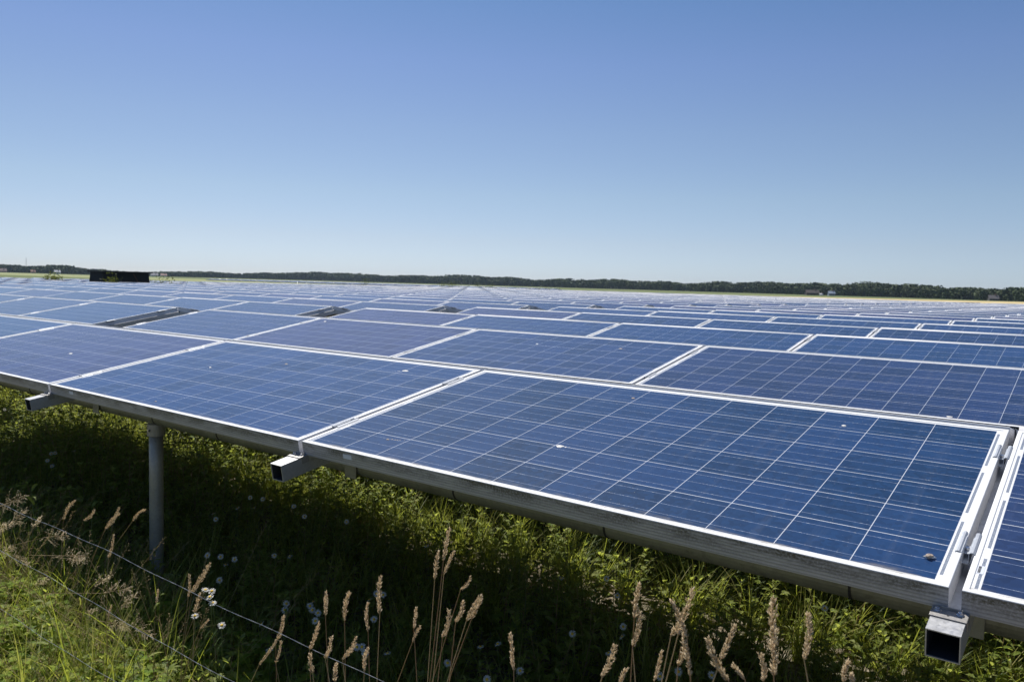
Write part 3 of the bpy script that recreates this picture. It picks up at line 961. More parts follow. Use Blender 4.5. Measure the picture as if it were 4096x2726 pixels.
M['stem'] = leaf_mat('green_stem', [(.09, .13, .03), (.13, .15, .04)], .1)
M['redstem'] = leaf_mat('reddish_stem', [(.36, .20, .11), (.44, .28, .15)], .1, .5, .3, (.4, .25, .12))

class TB:
    """template builder: quads only"""
    def __init__(s): s.v = []; s.f = []; s.m = []
    def leaf(s, base, d, side, ln, wd, droop=.4, mi=0, seg=3, fold=.18):
        base = Vector(base); d = Vector(d).normalized(); side = Vector(side).normalized(); up = side.cross(d).normalized()
        if up.z < 0: up = -up
        i0 = len(s.v)
        for i in range(seg + 1):
            f = i / seg
            w_ = wd * (math.sin(math.pi * min(1, .08 + .92 * f) ** .8) if i < seg else .03) * .5
            c = base + d * ln * f - Vector((0, 0, 1)) * droop * ln * f * f
            e = up * fold * w_ * 2
            s.v += [tuple(c - side * w_ + e), tuple(c), tuple(c + side * w_ + e)]
        for i in range(seg):
            for k in (0, 1):
                a = i0 + i * 3 + k; s.f.append((a, a + 1, a + 4, a + 3)); s.m.append(mi)
    def blade(s, base, d, ln, wd, bend, seg=5, mi=0):
        base = Vector(base); d = Vector(d).normalized(); hor = Vector((d.x, d.y, 0))
        hor = hor.normalized() if hor.length > .01 else Vector((1, 0, 0)); side = Vector((-hor.y, hor.x, 0))
        i0 = len(s.v); p_ = base.copy(); dd = d.copy()
        for i in range(seg + 1):
            f = i / seg; w_ = wd * (1 - f ** 1.6) * .5 + .0002
            s.v += [tuple(p_ - side * w_), tuple(p_ + side * w_)]
            p_ = p_ + dd * ln / seg; dd = (dd + (hor * .55 - Vector((0, 0, 1))) * bend / seg).normalized()
        for i in range(seg):
            a = i0 + i * 2; s.f.append((a, a + 1, a + 3, a + 2)); s.m.append(mi)
    def stick(s, pts, r0, r1, mi=0):
        pts = [Vector(q) for q in pts]; i0 = len(s.v)
        for i, q in enumerate(pts):
            r_ = r0 + (r1 - r0) * i / (len(pts) - 1)
            d = (pts[min(i + 1, len(pts) - 1)] - pts[max(0, i - 1)]).normalized()
            a = d.cross(Vector((.3, .9, .1))).normalized(); b = d.cross(a)
            for k in range(3):
                an = k * 2.094; s.v.append(tuple(q + (a * math.cos(an) + b * math.sin(an)) * r_))
        for i in range(len(pts) - 1):
            for k in range(3):
                k2 = (k + 1) % 3; a = i0 + i * 3
                s.f.append((a + k, a + k2, a + 3 + k2, a + 3 + k)); s.m.append(mi)
    def arr(s): return np.array(s.v), np.array(s.f), np.array(s.m)

def herb_template(r_, h, broad=1.0):
    t = TB()
    lean = Vector((r_.uniform(-.2, .2), r_.uniform(-.2, .2), 1)).normalized()
    n = int(h / .028)
    p0 = Vector((0, 0, 0)); pts = [p0]
    top = lean * h
    bendv = Vector((r_.uniform(-.05, .05), r_.uniform(-.05, .05), 0))
    def sp(f): return top * f + bendv * f * f
    t.stick([sp(0), sp(.35), sp(.7), sp(1)], .0022, .0009, 1)
    for i in range(n):
        f = .12 + .88 * (i + .5) / n
        a = i * 2.4 + r_.uniform(-.4, .4)
        d = Vector((math.cos(a), math.sin(a), r_.uniform(.25, .8)))
        side = Vector((-math.sin(a), math.cos(a), r_.uniform(-.35, .35)))
        ln = r_.uniform(.055, .105) * (1.15 - .55 * f) * (1 if broad < 1.5 else .85)
        t.leaf(sp(f), d, side, ln, ln * .30 * broad, r_.uniform(.2, .7), 0)
        if r_.random() < .3:   # short side shoot
            q = sp(f) + d.normalized() * .05
            t.stick([sp(f), q], .0012, .0008, 1)
            for k in range(4):
                a2 = a + (k - 1.5) * .8
                t.leaf(q, Vector((math.cos(a2), math.sin(a2), .7)), Vector((-math.sin(a2), math.cos(a2), 0)), ln * .7, ln * .2 * broad, .4, 0)
    for k in range(3):
        a = k * 2.1 + r_.random()
        t.leaf(sp(1), Vector((math.cos(a), math.sin(a), 1.4)), Vector((-math.sin(a), math.cos(a), 0)), .035, .011 * broad, .2, 0)
    return t.arr()
def tuft_template(r_, h, n=16, wd=.005):
    t = TB()
    for i in range(n):
        a = r_.uniform(0, 6.28); sp_ = r_.uniform(.08, .55)
        t.blade((r_.uniform(-.02, .02), r_.uniform(-.02, .02), 0), (math.cos(a) * sp_, math.sin(a) * sp_, 1), h * r_.uniform(.55, 1.1), wd * r_.uniform(.6, 1.3), r_.uniform(.2, 1.3))
    return t.arr()
def feather_template(r_, h):
    t = TB()
    top = Vector((r_.uniform(-.08, .08), r_.uniform(-.08, .08), h))
    t.stick([(0, 0, 0), top * .5, top], .0016, .0008, 1)
    for i in range(int(h / .018)):
        f = .15 + .85 * i / (h / .018); a = i * 2.4
        d = Vector((math.cos(a), math.sin(a), .5)).normalized(); ln = .045 * (1.1 - .6 * f); q = top * f
        t.blade(q, d, ln, .0012, .3, 2)
        for k in range(5):
            g = (k + 1) / 6; sd = 1 if k % 2 else -1
            side = Vector((-math.sin(a), math.cos(a), .3)) * sd
            t.blade(q + d * ln * g, (side + d * .6), .013, .0010, .1, 1)
    return t.arr()
def clover_template(r_):
    t = TB()
    for i in range(9):
        a = r_.uniform(0, 6.28); q = Vector((math.cos(a) * r_.uniform(.01, .07), math.sin(a) * r_.uniform(.01, .07), r_.uniform(.03, .11)))
        t.stick([(0, 0, 0), q], .0008, .0006, 1)
        for k in range(3):
            b = a + k * 2.094; w_ = r_.uniform(.014, .024)
            t.leaf(q, Vector((math.cos(b), math.sin(b), .25)), Vector((-math.sin(b), math.cos(b), r_.uniform(-.2, .2))), w_ * 1.15, w_, .2, 0, 2, .1)
    return t.arr()

def scatter(name, templates, pos, scale, mats, label, cat, seed=1, tilt=.12):
    r_ = np.random.default_rng(seed)
    VV, FF, MM = [], [], []; off = 0
    idx = r_.integers(0, len(templates), len(pos))
    for (x, y, z), s_, ti in zip(pos, scale, idx):
        v, f, mi = templates[ti]
        a = r_.uniform(0, 6.283); ca, sa = math.cos(a), math.sin(a)
        tx, ty = r_.normal(0, tilt, 2)
        rot = np.array([[ca, -sa, 0], [sa, ca, 0], [0, 0, 1]])
        sh = np.array([[1, 0, tx], [0, 1, ty], [0, 0, 1]])
        VV.append((v * s_) @ (sh @ rot).T + (x, y, z)); FF.append(f + off); MM.append(mi); off += len(v)
    o = np_mesh(name, np.concatenate(VV), np.concatenate(FF), mats, np.concatenate(MM))
    tag(o, label, cat, kind='stuff')
    return o

pr = random.Random(11); nr = np.random.default_rng(12)
herbs = [herb_template(pr, pr.uniform(.26, .42)) for _ in range(8)] + [herb_template(pr, pr.uniform(.2, .34), 1.8) for _ in range(5)]
lowherbs = [herb_template(pr, pr.uniform(.10, .18), 1.6) for _ in range(5)]
tufts = [tuft_template(pr, pr.uniform(.25, .42)) for _ in range(6)]
talltufts = [tuft_template(pr, pr.uniform(.42, .6), 18, .006) for _ in range(6)]
feath = [feather_template(pr, pr.uniform(.2, .38)) for _ in range(5)]
clov = [clover_template(pr) for _ in range(6)]

def in_view(x, y, z=-.9, pad=1000):
    q = project((x, y, z))
    return q is not None and -pad < q[0] < 4096 + pad and 1200 < q[1] < 2726 + 1900
def patchy(x, y, s_=1.0): return .5 + .5 * math.sin(x * 2.3 * s_ + 1.7 * math.sin(y * 1.9 * s_)) * math.cos(y * 2.9 * s_ - x * .7)
def spread(n, x0, x1, y0, y1, keep=lambda x, y: 1.0):
    out = []
    for _ in range(n):
        x, y = pr.uniform(x0, x1), pr.uniform(y0, y1)
        if not in_view(x, y): continue
        if pr.random() < keep(x, y): out.append((x, y, ground_height(x, y) - .004))
    return out

# leafy herbs under and in front of the panels; barer ground towards the right
def k_herb(x, y):
    base = .35 + .65 * patchy(x, y)
    if x > -1.2 and .35 < y < .85: base *= .45
    return base
hp = spread(7600, -10, 4.4, -2.0, 4.2, k_herb)
hs = [(.75 + .45 * pr.random()) * (1.05 if x < -2 else .78) for x, y, z in hp]
scatter('herb_undergrowth', herbs, hp, hs, [M['herb'], M['redstem']], 'leafy green herbs growing thickly under and before the panels', 'undergrowth', 2)
lp = spread(12000, -9, 4.4, -3.0, 3.4, lambda x, y: .8)
scatter('low_weeds', lowherbs, lp, [.7 + .6 * pr.random() for _ in lp], [M['herb'], M['stem']], 'low broad leaved weeds covering the soil', 'weeds', 3)
fp = spread(1800, -6, 3.2, -1.6, 2.2, lambda x, y: patchy(y, x, 1.4))
scatter('feathery_weeds', feath, fp, [.8 + .5 * pr.random() for _ in fp], [M['feather'], M['stem']], 'fine feathery weeds between the broader leaves', 'weeds', 4)
def k_grass(x, y): return 1.0 if y < -1.0 - .05 * x else .42
gp = spread(13500, -9, 3.4, -3.0, 2.6, k_grass)
scatter('meadow_grass', tufts, gp, [.6 + .5 * pr.random() for _ in gp], [M['grassleaf']], 'green grass blades among the weeds', 'grass', 5, .2)
tp = spread(900, -7, -.35, -2.0, -1.05, lambda x, y: .25 + .75 * patchy(x * 1.7, y))
scatter('tall_grass', talltufts, tp, [.75 + .4 * pr.random() for _ in tp], [M['grassleaf']], 'taller sunlit grass along the wire at the lower left', 'grass', 6, .25)
def dry_template(r_, h):
    t = TB()
    for i in range(7):
        a = r_.uniform(0, 6.28); q = r_.uniform(.2, .9); d = Vector((math.cos(a) * q, math.sin(a) * q, 1)).normalized()
        l_ = h * r_.uniform(.6, 1.1); e = d * l_ - Vector((0, 0, .12 * l_))
        t.stick([(0, 0, 0), d * l_ * .55, e], .0007, .0004)
        ax = (e - d * l_ * .55).normalized()
        for k in range(22):
            c = d * l_ * .55 + (e - d * l_ * .55) * (.45 + .55 * k / 22)
            dd = (ax + Vector((r_.gauss(0, .5), r_.gauss(0, .5), r_.gauss(0, .5)))).normalized()
            b_ = c + dd * .018 * (1 - k / 34)
            t.stick([c, b_], .00025, .0002)
            t.leaf(b_, dd, dd.cross(Vector((.2, .4, 1))), .0065, .0018, .1, 0, 2)
    return t.arr()
drys = [dry_template(pr, pr.uniform(.5, .78)) for _ in range(6)]
dp_ = spread(620, -7, .3, -1.95, -1.1, lambda x, y: min(1, max(.1, (-x + .2) / 2.2)) * (.4 + .6 * patchy(x * 2, y * 2)))
scatter('dry_grass', drys, dp_, [.7 + .4 * pr.random() for _ in dp_], [M['dry']], 'tan dry grass stems and fine seed sprays above the green at the left', 'dry grass', 9, .25)
cp = spread(7000, -7.5, 1.4, -3.2, -1.0, lambda x, y: .9)
cp = [(x, y, z + pr.uniform(0, .16)) for x, y, z in cp]
scatter('clover_cover', clov, cp, [.8 + .6 * pr.random() for _ in cp], [M['clover'], M['stem']], 'clover like leaves in the sunlit grass at the lower left corner', 'ground cover', 8)

# ---------------------------------------------------------------- seed heads on tall stalks
STALKS = [[-1.083,-0.536,-1.187,-0.632,-1.204,-0.721,-1.265,-1.25,0],[-0.806,-0.506,-0.894,-0.564,-0.986,-0.7,-1.217,-1.3,0],[-0.361,-0.705,-0.383,-0.761,-0.391,-0.816,-0.43,-1.45,0],[-0.45,-0.501,-0.485,-0.586,-0.493,-0.638,-0.556,-1.4,0],[-0.513,-0.431,-0.615,-0.525,-0.721,-0.672,-0.981,-1.35,0],[-0.552,-0.464,-0.643,-0.524,-0.755,-0.667,-1.042,-1.33,0],[-0.721,-0.521,-0.817,-0.584,-0.966,-0.718,-1.267,-1.15,0],[-0.164,-0.614,-0.174,-0.659,-0.184,-0.73,-0.23,-1.4,0],[0.19,-0.447,0.186,-0.513,0.153,-0.672,0.077,-1.5,1],[0.242,-0.488,0.216,-0.547,0.21,-0.68,0.193,-1.5,0],[0.124,-0.628,0.08,-0.668,0.032,-0.742,-0.181,-1.4,1],[0.211,-0.424,0.118,-0.532,0.069,-0.73,-0.005,-1.45,0],[0.514,-0.558,0.444,-0.64,0.408,-0.699,0.187,-1.45,1],[0.603,-0.513,0.583,-0.572,0.598,-0.614,0.754,-1.5,1],[0.612,-0.445,0.583,-0.519,0.587,-0.617,0.603,-1.5,0],[0.844,-0.43,0.852,-0.47,0.855,-0.489,0.928,-1.6,0],[0.87,-0.355,0.841,-0.421,0.845,-0.492,0.87,-1.6,0],[0.772,-0.343,0.77,-0.398,0.776,-0.463,0.828,-1.5,0],[0.911,-0.373,0.893,-0.424,0.908,-0.47,1.084,-1.6,0],[0.988,-0.386,0.984,-0.424,0.982,-0.438,0.925,-1.65,0],[0.909,-0.294,0.895,-0.359,0.9,-0.493,0.918,-1.55,0],[0.987,-0.351,0.948,-0.407,0.957,-0.454,1.058,-1.6,0],[1.025,-0.363,1.015,-0.413,1.013,-0.435,0.967,-1.6,0],[0.914,-0.33,0.915,-0.394,0.922,-0.503,0.954,-1.5,1],[1.005,-0.234,1.004,-0.312,0.999,-0.441,0.981,-1.55,0],[1.059,-0.3,1.054,-0.346,1.066,-0.457,1.125,-1.5,1],[1.072,-0.337,1.051,-0.375,1.01,-0.473,0.787,-1.5,1],[1.119,-0.168,1.11,-0.226,1.096,-0.447,1.064,-1.5,0],[1.195,-0.252,1.18,-0.309,1.17,-0.401,1.108,-1.55,0],[1.164,-0.107,1.151,-0.171,1.121,-0.43,1.061,-1.52,0],[1.16,-0.157,1.135,-0.208,1.111,-0.442,1.058,-1.5,0],[1.186,-0.253,1.169,-0.299,1.157,-0.408,1.09,-1.5,0],[1.137,-0.236,1.111,-0.272,1.035,-0.499,0.877,-1.42,1],[1.272,-0.204,1.239,-0.259,1.194,-0.394,0.998,-1.55,0],[1.257,-0.218,1.235,-0.263,1.187,-0.386,0.962,-1.53,0],[1.382,-0.224,1.391,-0.286,1.394,-0.343,1.434,-1.6,0],[1.586,-0.182,1.565,-0.24,1.562,-0.254,1.454,-1.6,0],[1.634,-0.186,1.625,-0.212,1.622,-0.228,1.525,-1.65,0],[1.625,-0.075,1.618,-0.128,1.616,-0.229,1.602,-1.6,0],[1.627,-0.116,1.617,-0.173,1.624,-0.226,1.713,-1.6,0],[1.666,-0.167,1.656,-0.215,1.654,-0.23,1.588,-1.6,1],[1.707,-0.059,1.732,-0.104,1.74,-0.163,1.853,-1.66,0],[1.694,-0.124,1.691,-0.133,1.675,-0.209,1.522,-1.6,1],[1.721,-0.104,1.716,-0.153,1.715,-0.175,1.697,-1.65,0],[1.733,-0.108,1.744,-0.151,1.745,-0.169,1.805,-1.67,0],[1.732,-0.039,1.703,-0.114,1.692,-0.183,1.576,-1.65,0],[1.779,-0.077,1.809,-0.124,1.822,-0.144,2.259,-1.7,0],[1.796,-0.127,1.812,-0.14,1.817,-0.153,2.002,-1.65,1],[1.807,-0.059,1.789,-0.109,1.78,-0.143,1.578,-1.68,0],[1.848,-0.077,1.854,-0.109,1.856,-0.126,1.942,-1.7,0],[1.86,-0.002,1.866,-0.098,1.867,-0.109,1.915,-1.7,0],[1.891,-0.026,1.89,-0.085,1.896,-0.111,2.071,-1.66,0],[1.943,-0.071,1.938,-0.097,1.937,-0.109,1.893,-1.66,1],[1.947,-0.086,1.949,-0.101,1.949,-0.108,1.966,-1.66,1]]
PANICLES = [[-1.481,-0.694,-1.617,-0.756,-1.702,-0.797],[-1.429,-0.673,-1.561,-0.728,-1.672,-0.768],[-1.42,-0.777,-1.553,-0.829,-1.65,-0.874],[-1.299,-0.532,-1.557,-0.629,-1.696,-0.684],[-1.295,-0.593,-1.442,-0.686,-1.563,-0.755],[-1.262,-0.812,-1.435,-0.812,-1.566,-0.832],[-1.148,-0.594,-1.219,-0.639,-1.27,-0.711],[-1.1,-0.828,-1.205,-0.886,-1.317,-0.972],[-0.92,-0.614,-1.117,-0.667,-1.407,-0.763],[-0.78,-0.686,-0.901,-0.701,-1.052,-0.732],[-0.764,-0.659,-0.965,-0.705,-1.272,-0.775],[-0.696,-0.843,-0.765,-0.879,-0.867,-0.937],[-0.568,-0.675,-0.685,-0.75,-0.763,-0.822],[-0.46,-0.841,-0.594,-0.86,-0.765,-0.898],[-0.441,-0.695,-0.638,-0.765,-1.102,-0.889],[-0.399,-0.706,-0.503,-0.774,-0.594,-0.867],[-0.286,-0.819,-0.469,-0.826,-0.593,-0.83]]
DAISIES_SHADE = [[-6.197,0.306,-0.86],[-5.65,0.13,-0.86],[-5.353,0.078,-0.86],[-6.487,0.571,-0.86],[-3.337,-0.448,-0.86],[-3.529,-0.345,-0.86],[-3.158,-0.492,-0.86],[-3.531,-0.32,-0.86],[-3.508,-0.209,-0.86],[-2.71,0.003,-0.86],[-2.86,0.097,-0.86],[-0.956,-0.747,-0.86],[-1.499,-0.382,-0.86],[-1.403,-0.427,-0.86],[-0.659,-0.874,-0.86],[-0.899,-0.718,-0.86],[-0.796,-0.758,-0.86],[-0.825,-0.696,-0.86],[-1.496,-0.24,-0.86],[-1.623,-0.077,-0.86],[-1.438,-0.179,-0.86],[-0.182,-1.006,-0.86],[-1.547,-0.048,-0.86],[0.008,-1.108,-0.86],[-0.737,-0.553,-0.86],[-0.219,-0.879,-0.86],[-0.262,-0.84,-0.86],[-0.677,-0.514,-0.86],[-1.307,-0.018,-0.86],[-1.113,-0.097,-0.86],[-0.178,-0.795,-0.86],[-0.141,-0.813,-0.86],[-0.2,-0.762,-0.86],[-0.057,-0.866,-0.86],[-0.105,-0.816,-0.86],[-0.884,-0.009,-0.86],[0.213,-0.906,-0.86],[0.224,-0.894,-0.86],[0.266,-0.917,-0.86],[-0.054,-0.607,-0.86],[0.092,-0.718,-0.86],[-0.079,-0.548,-0.86],[-0.049,-0.539,-0.86],[0.323,-0.869,-0.86],[-0.324,-0.005,-0.86],[0.52,-0.789,-0.86],[0.527,-0.629,-0.86],[0.686,-0.789,-0.86],[0.559,-0.575,-0.86],[0.731,-0.676,-0.86],[0.318,0.008,-0.86],[0.383,0.081,-0.86],[0.712,-0.339,-0.86],[0.532,0.204,-0.86],[0.886,-0.381,-0.86],[0.659,0.075,-0.86],[0.859,-0.24,-0.86],[0.822,-0.167,-0.86],[1.095,-0.413,-0.86],[1.127,-0.346,-0.86],[1.22,-0.296,-0.86],[1.367,0.248,-0.86],[1.345,0.51,-0.86]]
DAISIES_LIT = [[-0.069,-1.33,-0.693],[-0.009,-1.33,-0.593],[0.015,-1.33,-0.609],[0.026,-1.33,-0.588],[0.031,-1.33,-0.624],[0.08,-1.33,-0.68]]

def seed_head(tip, base, fat, seed, droop):
    """dense spike of overlapping pointed scales along a slightly bent axis"""
    r_ = random.Random(seed)
    tip, base = Vector(tip), Vector(base); ax = tip - base; ln = ax.length; ax.normalize()
    a = ax.cross(Vector((0, 1, 0))).normalized(); b = ax.cross(a)
    V, F = [], []
    n = int(170 * max(.6, ln / .07))
    ph = r_.uniform(0, 6.28)
    for i in range(n):
        f = (i + r_.random()) / n
        lump = .75 + .35 * math.sin(f * 19 + ph) * (1 if fat > .5 else .3)
        w_ = ln * .056 * fat * (math.sin(math.pi * min(1, f * .93 + .05)) ** .65) * lump + .0008
        c = base + ax * ln * f + a * droop * ln * math.sin(math.pi * f) * .12
        an = r_.uniform(0, 6.28); rad = a * math.cos(an) + b * math.sin(an)
        p0 = c + rad * w_ * r_.uniform(.1, 1.0)
        d = (ax * 1.0 + rad * r_.uniform(.2, .95)).normalized()
        sl_ = r_.uniform(.004, .0078) * (.75 + fat * .35); sw = sl_ * .17
        s1 = d.cross(rad).normalized() * sw; s2 = rad * sw * .6
        i0 = len(V)
        m_ = p0 + d * sl_ * .42
        V += [tuple(p0), tuple(m_ + s1), tuple(m_ + s2), tuple(m_ - s1), tuple(m_ - s2), tuple(p0 + d * sl_)]
        F += [(i0, i0 + 1, i0 + 2, i0), (i0, i0 + 2, i0 + 3, i0), (i0, i0 + 3, i0 + 4, i0), (i0, i0 + 4, i0 + 1, i0),
              (i0 + 5, i0 + 2, i0 + 1, i0 + 5), (i0 + 5, i0 + 3, i0 + 2, i0 + 5), (i0 + 5, i0 + 4, i0 + 3, i0 + 5), (i0 + 5, i0 + 1, i0 + 4, i0 + 5)]
    return V, [f[:3] for f in F]

def stalk(q, i):
    tx, tz, bx, bz, lx, lz, rx, Y, thin = q
    gz = ground_height(rx, Y)
    root = empty('grass_stalk', (rx, Y, gz))
    loc = lambda x, z: (x - rx, 0, z - gz)
    b = MB()
    T, B, Lw = Vector(loc(tx, tz)), Vector(loc(bx, bz)), Vector(loc(lx, lz))
    p0 = Vector((0, .01, -.02)); 
    pts = [p0, p0.lerp(Lw, .35) + Vector((0, .006, 0)), p0.lerp(Lw, .7), Lw, Lw.lerp(B, .5), B, B.lerp(T, .6)]
    b.tube(pts, [.0011, .001, .0009, .0008, .0007, .0006, .0004], 6)
    b.build('stem', M['redstem'] if i % 3 else M['dry'], root, smooth=True)
    V, F = seed_head(T, B, (.42 if thin else random.Random(i * 7).uniform(.62, .98)), 100 + i, random.Random(i).uniform(-1, 1))
    np_mesh('seed_head', V, F, M['seed'], parent=root)
    # one or two dry leaf blades on the stem
    tb = TB(); r_ = random.Random(i)
    for _ in range(1 if thin else 2):
        f = r_.uniform(.2, .75); c = p0.lerp(Lw, f); a = r_.uniform(0, 6.28)
        tb.blade(c, (math.cos(a) * .4, math.sin(a) * .4, 1), r_.uniform(.08, .16), .0035, r_.uniform(.5, 1.6))
    v, f_, _m = tb.arr(); np_mesh('leaf_blade', v, f_, M['grassleaf'], parent=root)
    return root
groups = 0
for i, q in enumerate(STALKS):
    o = stalk(q, i)
    kind = 'thin' if q[8] else ('dense' if i % 2 else 'feathery')
    tag(o, 'tall stalk with a %s tan seed head, %s of the seed heads from the left' % (kind, nth(i + 1)), 'grass stalk', 'dry grass seed heads along the bottom')

def panicle(q, i):
    tx, tz, bx, bz, lx, lz = q; Y = -1.35
    r_ = random.Random(500 + i)
    rx = lx + (lx - bx) * .5; rx = max(rx, bx - .5)
    gz = ground_height(rx, Y - .05)
    root = empty('grass_panicle', (rx, Y - .05, gz))
    loc = lambda x, z: Vector((x - rx, .05, z - gz))
    T, B, Lw = loc(tx, tz), loc(bx, bz), loc(lx, lz)
    b = MB(); b.tube([(0, 0, -.01), Vector((0, 0, 0)).lerp(Lw, .6) + Vector((-.02, 0, .03)), Lw, B], [.0011, .001, .0008, .0005], 5)
    b.build('stem', M['dry'], root, smooth=True)
    tb = TB(); ax = (T - B); ln = max(ax.length, .08); ax = ax.normalized()
    tb.stick([B, B + ax * ln], .0005, .0002)
    for k in range(30):
        f = k / 30; c = B + ax * ln * f
        rad = Vector((r_.gauss(0, 1), r_.gauss(0, 1), r_.gauss(0, 1))); rad = (rad - ax * rad.dot(ax)).normalized()
        bl = ln * .36 * (1 - f * .75) * r_.uniform(.5, 1)
        d = (ax * 1.1 + rad * .9).normalized(); e = c + d * bl
        tb.stick([c, e], .00022, .00015)
        for s_ in range(5):
            g = .35 + .65 * s_ / 4; z0 = c + d * bl * g
            dd = (d + Vector((r_.uniform(-.7, .7), r_.uniform(-.7, .7), r_.uniform(-.7, .4)))).normalized()
            tb.leaf(z0, dd, dd.cross(Vector((.2, .3, 1))), r_.uniform(.0045, .0075), .0019, .1, 0, 2)
    v, f_, _m = tb.arr(); np_mesh('seed_spray', v, f_, M['seed'], parent=root)
    return root
for i, q in enumerate(PANICLES):
    tag(panicle(q, i), 'loose airy grass panicle leaning over the wire, %s of the sprays from the left' % nth(i + 1), 'grass panicle', 'airy grass panicles at the left')

# ---------------------------------------------------------------- daisies
def daisy_head(r_, open_=1.0):
    V, F = [], []
    n = r_.randint(15, 19); Rr = .0165
    for k in range(n):
        a = 2 * math.pi * k / n + r_.uniform(-.08, .08); ln = Rr * r_.uniform(.85, 1.08); el = r_.uniform(-.35, .2) * open_ + (1 - open_) * 1.2
        d = Vector((math.cos(a) * math.cos(el), math.sin(a) * math.cos(el), math.sin(el))); s_ = Vector((-math.sin(a), math.cos(a), r_.uniform(-.15, .15)))
        i0 = len(V); c0 = Vector((math.cos(a), math.sin(a), 0)) * .004
        for f, w_ in ((0, .0007), (.35, .0016), (.75, .0018), (1, .0008)):
            c = c0 + d * ln * .8 * f; V += [tuple(c - s_ * w_), tuple(c + s_ * w_)]
        for j in range(3): F.append((i0 + 2 * j, i0 + 2 * j + 1, i0 + 2 * j + 3, i0 + 2 * j + 2))
    return V, F
def daisy(pos, i, lit):
    r_ = random.Random(900 + i)
    x, y, z = pos; gx, gy = x + r_.uniform(-.06, .06), y + r_.uniform(-.04, .06)
    gz = ground_height(gx, gy)
    root = empty('daisy', (gx, gy, gz))
    H = Vector((x - gx, y - gy, z - gz))
    b = MB(); b.tube([(0, 0, -.01), H * .5 + Vector((r_.uniform(-.02, .02), 0, 0)), H * .85, H], [.0013, .0012, .001, .001], 6)
    b.build('stem', M['stem'], root, smooth=True)
    V, F = daisy_head(r_)
    hd = np_mesh('petals', V, F, M['petal'], parent=root)
    tl = Vector((CAM.x - x, CAM.y - y, 1.6)).normalized() if r_.random() < .6 else Vector((-.4, -.3, 1)).normalized()
    if lit: tl = (SUN * .6 + (CAM - Vector(pos)).normalized() * .6).normalized()
    tl = (tl + Vector((r_.uniform(-.35, .35), r_.uniform(-.35, .35), r_.uniform(0, .3)))).normalized()
    q = tl.to_track_quat('Z', 'Y')
    hd.location = H; hd.rotation_euler = q.to_euler(); hd.scale = (.72,) * 3 if lit else (.8,) * 3
    b = MB(); b.tube([(0, 0, -.0012), (0, 0, .0005), (0, 0, .0024), (0, 0, .0036)], [.0045, .0064, .0052, .002], 12)
    dc = b.build('flower_disc', M['disc'], hd, smooth=True)
    tb = TB()
    for k in range(7):
        f = .2 + .09 * k; a = k * 2.4
        tb.blade(H * f, (math.cos(a), math.sin(a), .9), .035, .0025, .5, 2)
    v, f_, _m = tb.arr(); np_mesh('leaf_blade', v, f_, M['feather'], parent=root)
    return root
litwords = ['lowest left one of the lit daisies, under the seed head', 'sunlit daisy at the upper left of the lit cluster by the wire', 'sunlit daisy in the middle of the lit cluster by the wire',
            'sunlit daisy at the upper right of the lit cluster by the wire', 'sunlit daisy at the bottom of the lit cluster, touching the wire', 'brightest lone sunlit daisy, right of and below the wire cluster']
for i, q in enumerate(DAISIES_LIT):
    tag(daisy(q, i, True), litwords[i], 'daisy', 'white daisies in the weeds')
for i, q in enumerate(DAISIES_SHADE):
    x, y, z = q
    if y > .62: z = -.9
    tag(daisy((x, y, z), 20 + i, False), 'white daisy in the shade, %s of the shaded daisies from the left' % nth(i + 1), 'daisy', 'white daisies in the weeds')

# ---------------------------------------------------------------- single leafy plants
def leafy_plant(name, x, y, h, lab, seed, lean=(0, 0), s_=1.0, mat='herb', n=15, ll=.13):
    r_ = random.Random(seed); gz = ground_height(x, y) if abs(x) < 9 and y < 6 else GZ
    root = empty(name, (x, y, gz))
    b = MB(); top = Vector((lean[0], lean[1], h))
    b.tube([(0, 0, -.02), top * .4, top * .8 + Vector((lean[0] * .1, 0, 0)), top], [.004 * s_, .0034 * s_, .002 * s_, .001 * s_], 6)
    b.build('stem', M['stem'], root, smooth=True)
    tb = TB()
    for k in range(n):
        f = .2 + .8 * (k + .5) / n; a = k * 2.4 + r_.uniform(-.3, .3)
        ln = ll * (1.1 - .5 * f) * r_.uniform(.8, 1.2)
        tb.leaf(top * f, (math.cos(a), math.sin(a), r_.uniform(.5, 1.1)), (-math.sin(a), math.cos(a), r_.uniform(-.3, .3)), ln, ln * .2, r_.uniform(.3, .9), 0, 5)
    v, f_, _m = tb.arr(); np_mesh('leaves', v, f_, M[mat], parent=root)
    return tag(root, lab, 'weed', 'single tall weeds')
leafy_plant('willow_herb', -1.52, -1.15, .56, 'sunlit tall leafy weed with drooping leaves above the top wire at the left', 41, (-.24, 0))
leafy_plant('willow_herb', -1.45, -1.02, .5, 'shaded leafy weed just right of the drooping sunlit one', 42, (-.10, .05))
leafy_plant('willow_herb', -.55, -1.2, .42, 'small leafy weed with bright tips in the grass left of the post foot', 43, (.03, 0), 1, 'herb', 12, .08)
leafy_plant('willow_herb', -.3, -1.28, .36, 'low leafy weed catching light left of the lit daisies', 44, (.05, 0), 1, 'herb', 10, .08)

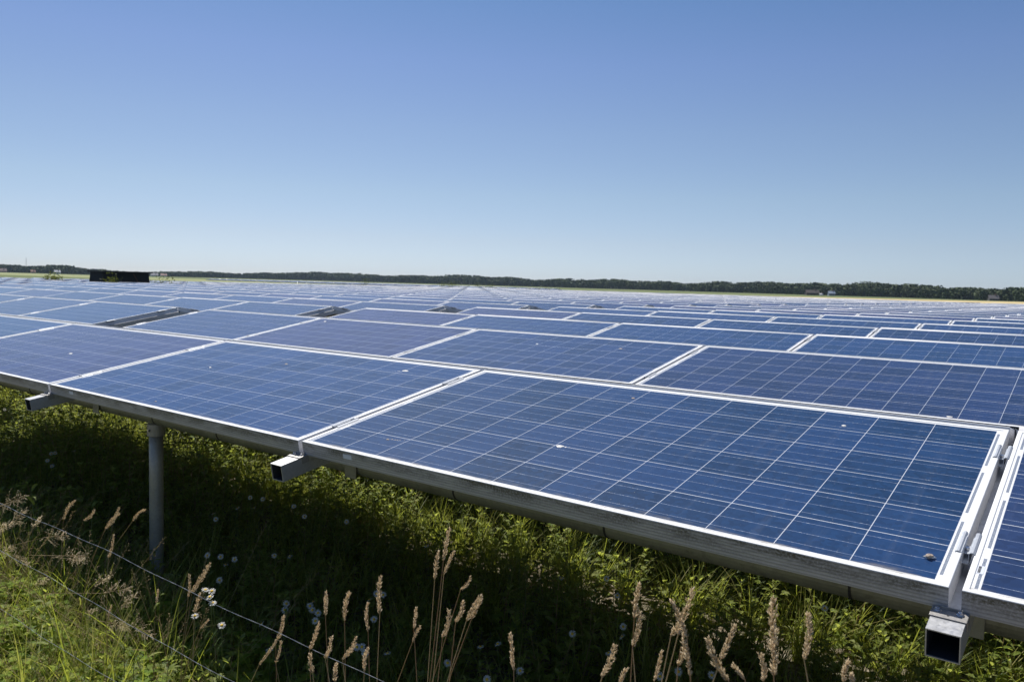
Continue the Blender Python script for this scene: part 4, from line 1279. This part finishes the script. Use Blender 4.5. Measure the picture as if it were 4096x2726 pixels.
M['bush'] = leaf_mat('dark_bush_leaf', [(.035, .06, .015), (.06, .095, .025)], .2, .6, .15)
def far_weed(px, d, h, wd, lab, seed):
    x, y = dir_xy(px, d); k = round((y - 1.15) / P); y = k * P + 1.15
    r_ = np.random.default_rng(seed)
    root = empty('tall_weed', (x, y, GZ))
    n = 260
    c = r_.normal(size=(n, 3)) * (wd * .32, wd * .32, h * .2) + (0, 0, h * .62); c[:, 2] = np.clip(c[:, 2], .1, h)
    a = r_.normal(size=(n, 3)); a /= np.linalg.norm(a, axis=1)[:, None]; b = np.cross(a, r_.normal(size=(n, 3))); b /= np.linalg.norm(b, axis=1)[:, None]
    s_ = .06
    V = np.stack([c - a * s_, c + b * s_ * .4, c + a * s_, c - b * s_ * .4], 1).reshape(-1, 3)
    np_mesh('leaves', V, np.arange(len(V)).reshape(-1, 4), M['bush'], parent=root)
    m_ = MB()
    for q in range(4): m_.tube([(0, 0, 0), (r_.normal() * wd * .1, r_.normal() * wd * .1, h * .5), (r_.normal() * wd * .25, r_.normal() * wd * .25, h * .95)], [.006, .004, .002], 4)
    m_.build('stem', M['stem'], root)
    return tag(root, lab, 'weed', 'tall weeds standing up between far panels')
for i, (px, d, h, wd, lab) in enumerate([
        (132, 46, 1.30, .5, 'faint green weed between far panels at the left, nearest the photo edge'),
        (160, 46, 1.55, .7, 'green weed between far panels, left of the pair left of the hut'),
        (181, 46, 1.60, .7, 'green weed between far panels, right of the pair left of the hut'),
        (237, 46, 1.35, .6, 'green weed between far panels midway between the pair and the hut'),
        (298, 46, 1.32, .3, 'thin weed between far panels just left of the hut'),
        (372, 40.5, 1.40, .5, 'bush in front of the left end of the black hut'),
        (455, 40.5, 1.62, .45, 'bush in front of the middle of the black hut'),
        (580, 40.5, 1.52, .9, 'wide bush in front of the right end of the black hut'),
        (405, 40.5, 1.28, .4, 'small low bush before the hut, second from its left end'),
        (626, 47, 1.3, .35, 'small weed between far panels just right of the hut'),
        (1492, 78, 1.75, .8, 'tiny weed poking above the far panels left of the centre'),
        (1740, 82, 1.65, .8, 'tiny weed on the far edge of the array, first of the row at centre'),
        (1790, 82, 1.7, .8, 'tiny weed on the far edge of the array, second of the row at centre'),
        (1830, 82, 1.8, 1.2, 'widest tiny weed on the far edge of the array at centre'),
        (1905, 82, 1.7, 1.2, 'tiny weed on the far edge of the array, fourth of the row at centre'),
        (1975, 82, 1.6, 1.0, 'tiny weed on the far edge of the array, last of the row at centre')]):
    far_weed(px, d, h, wd, lab, 60 + i)
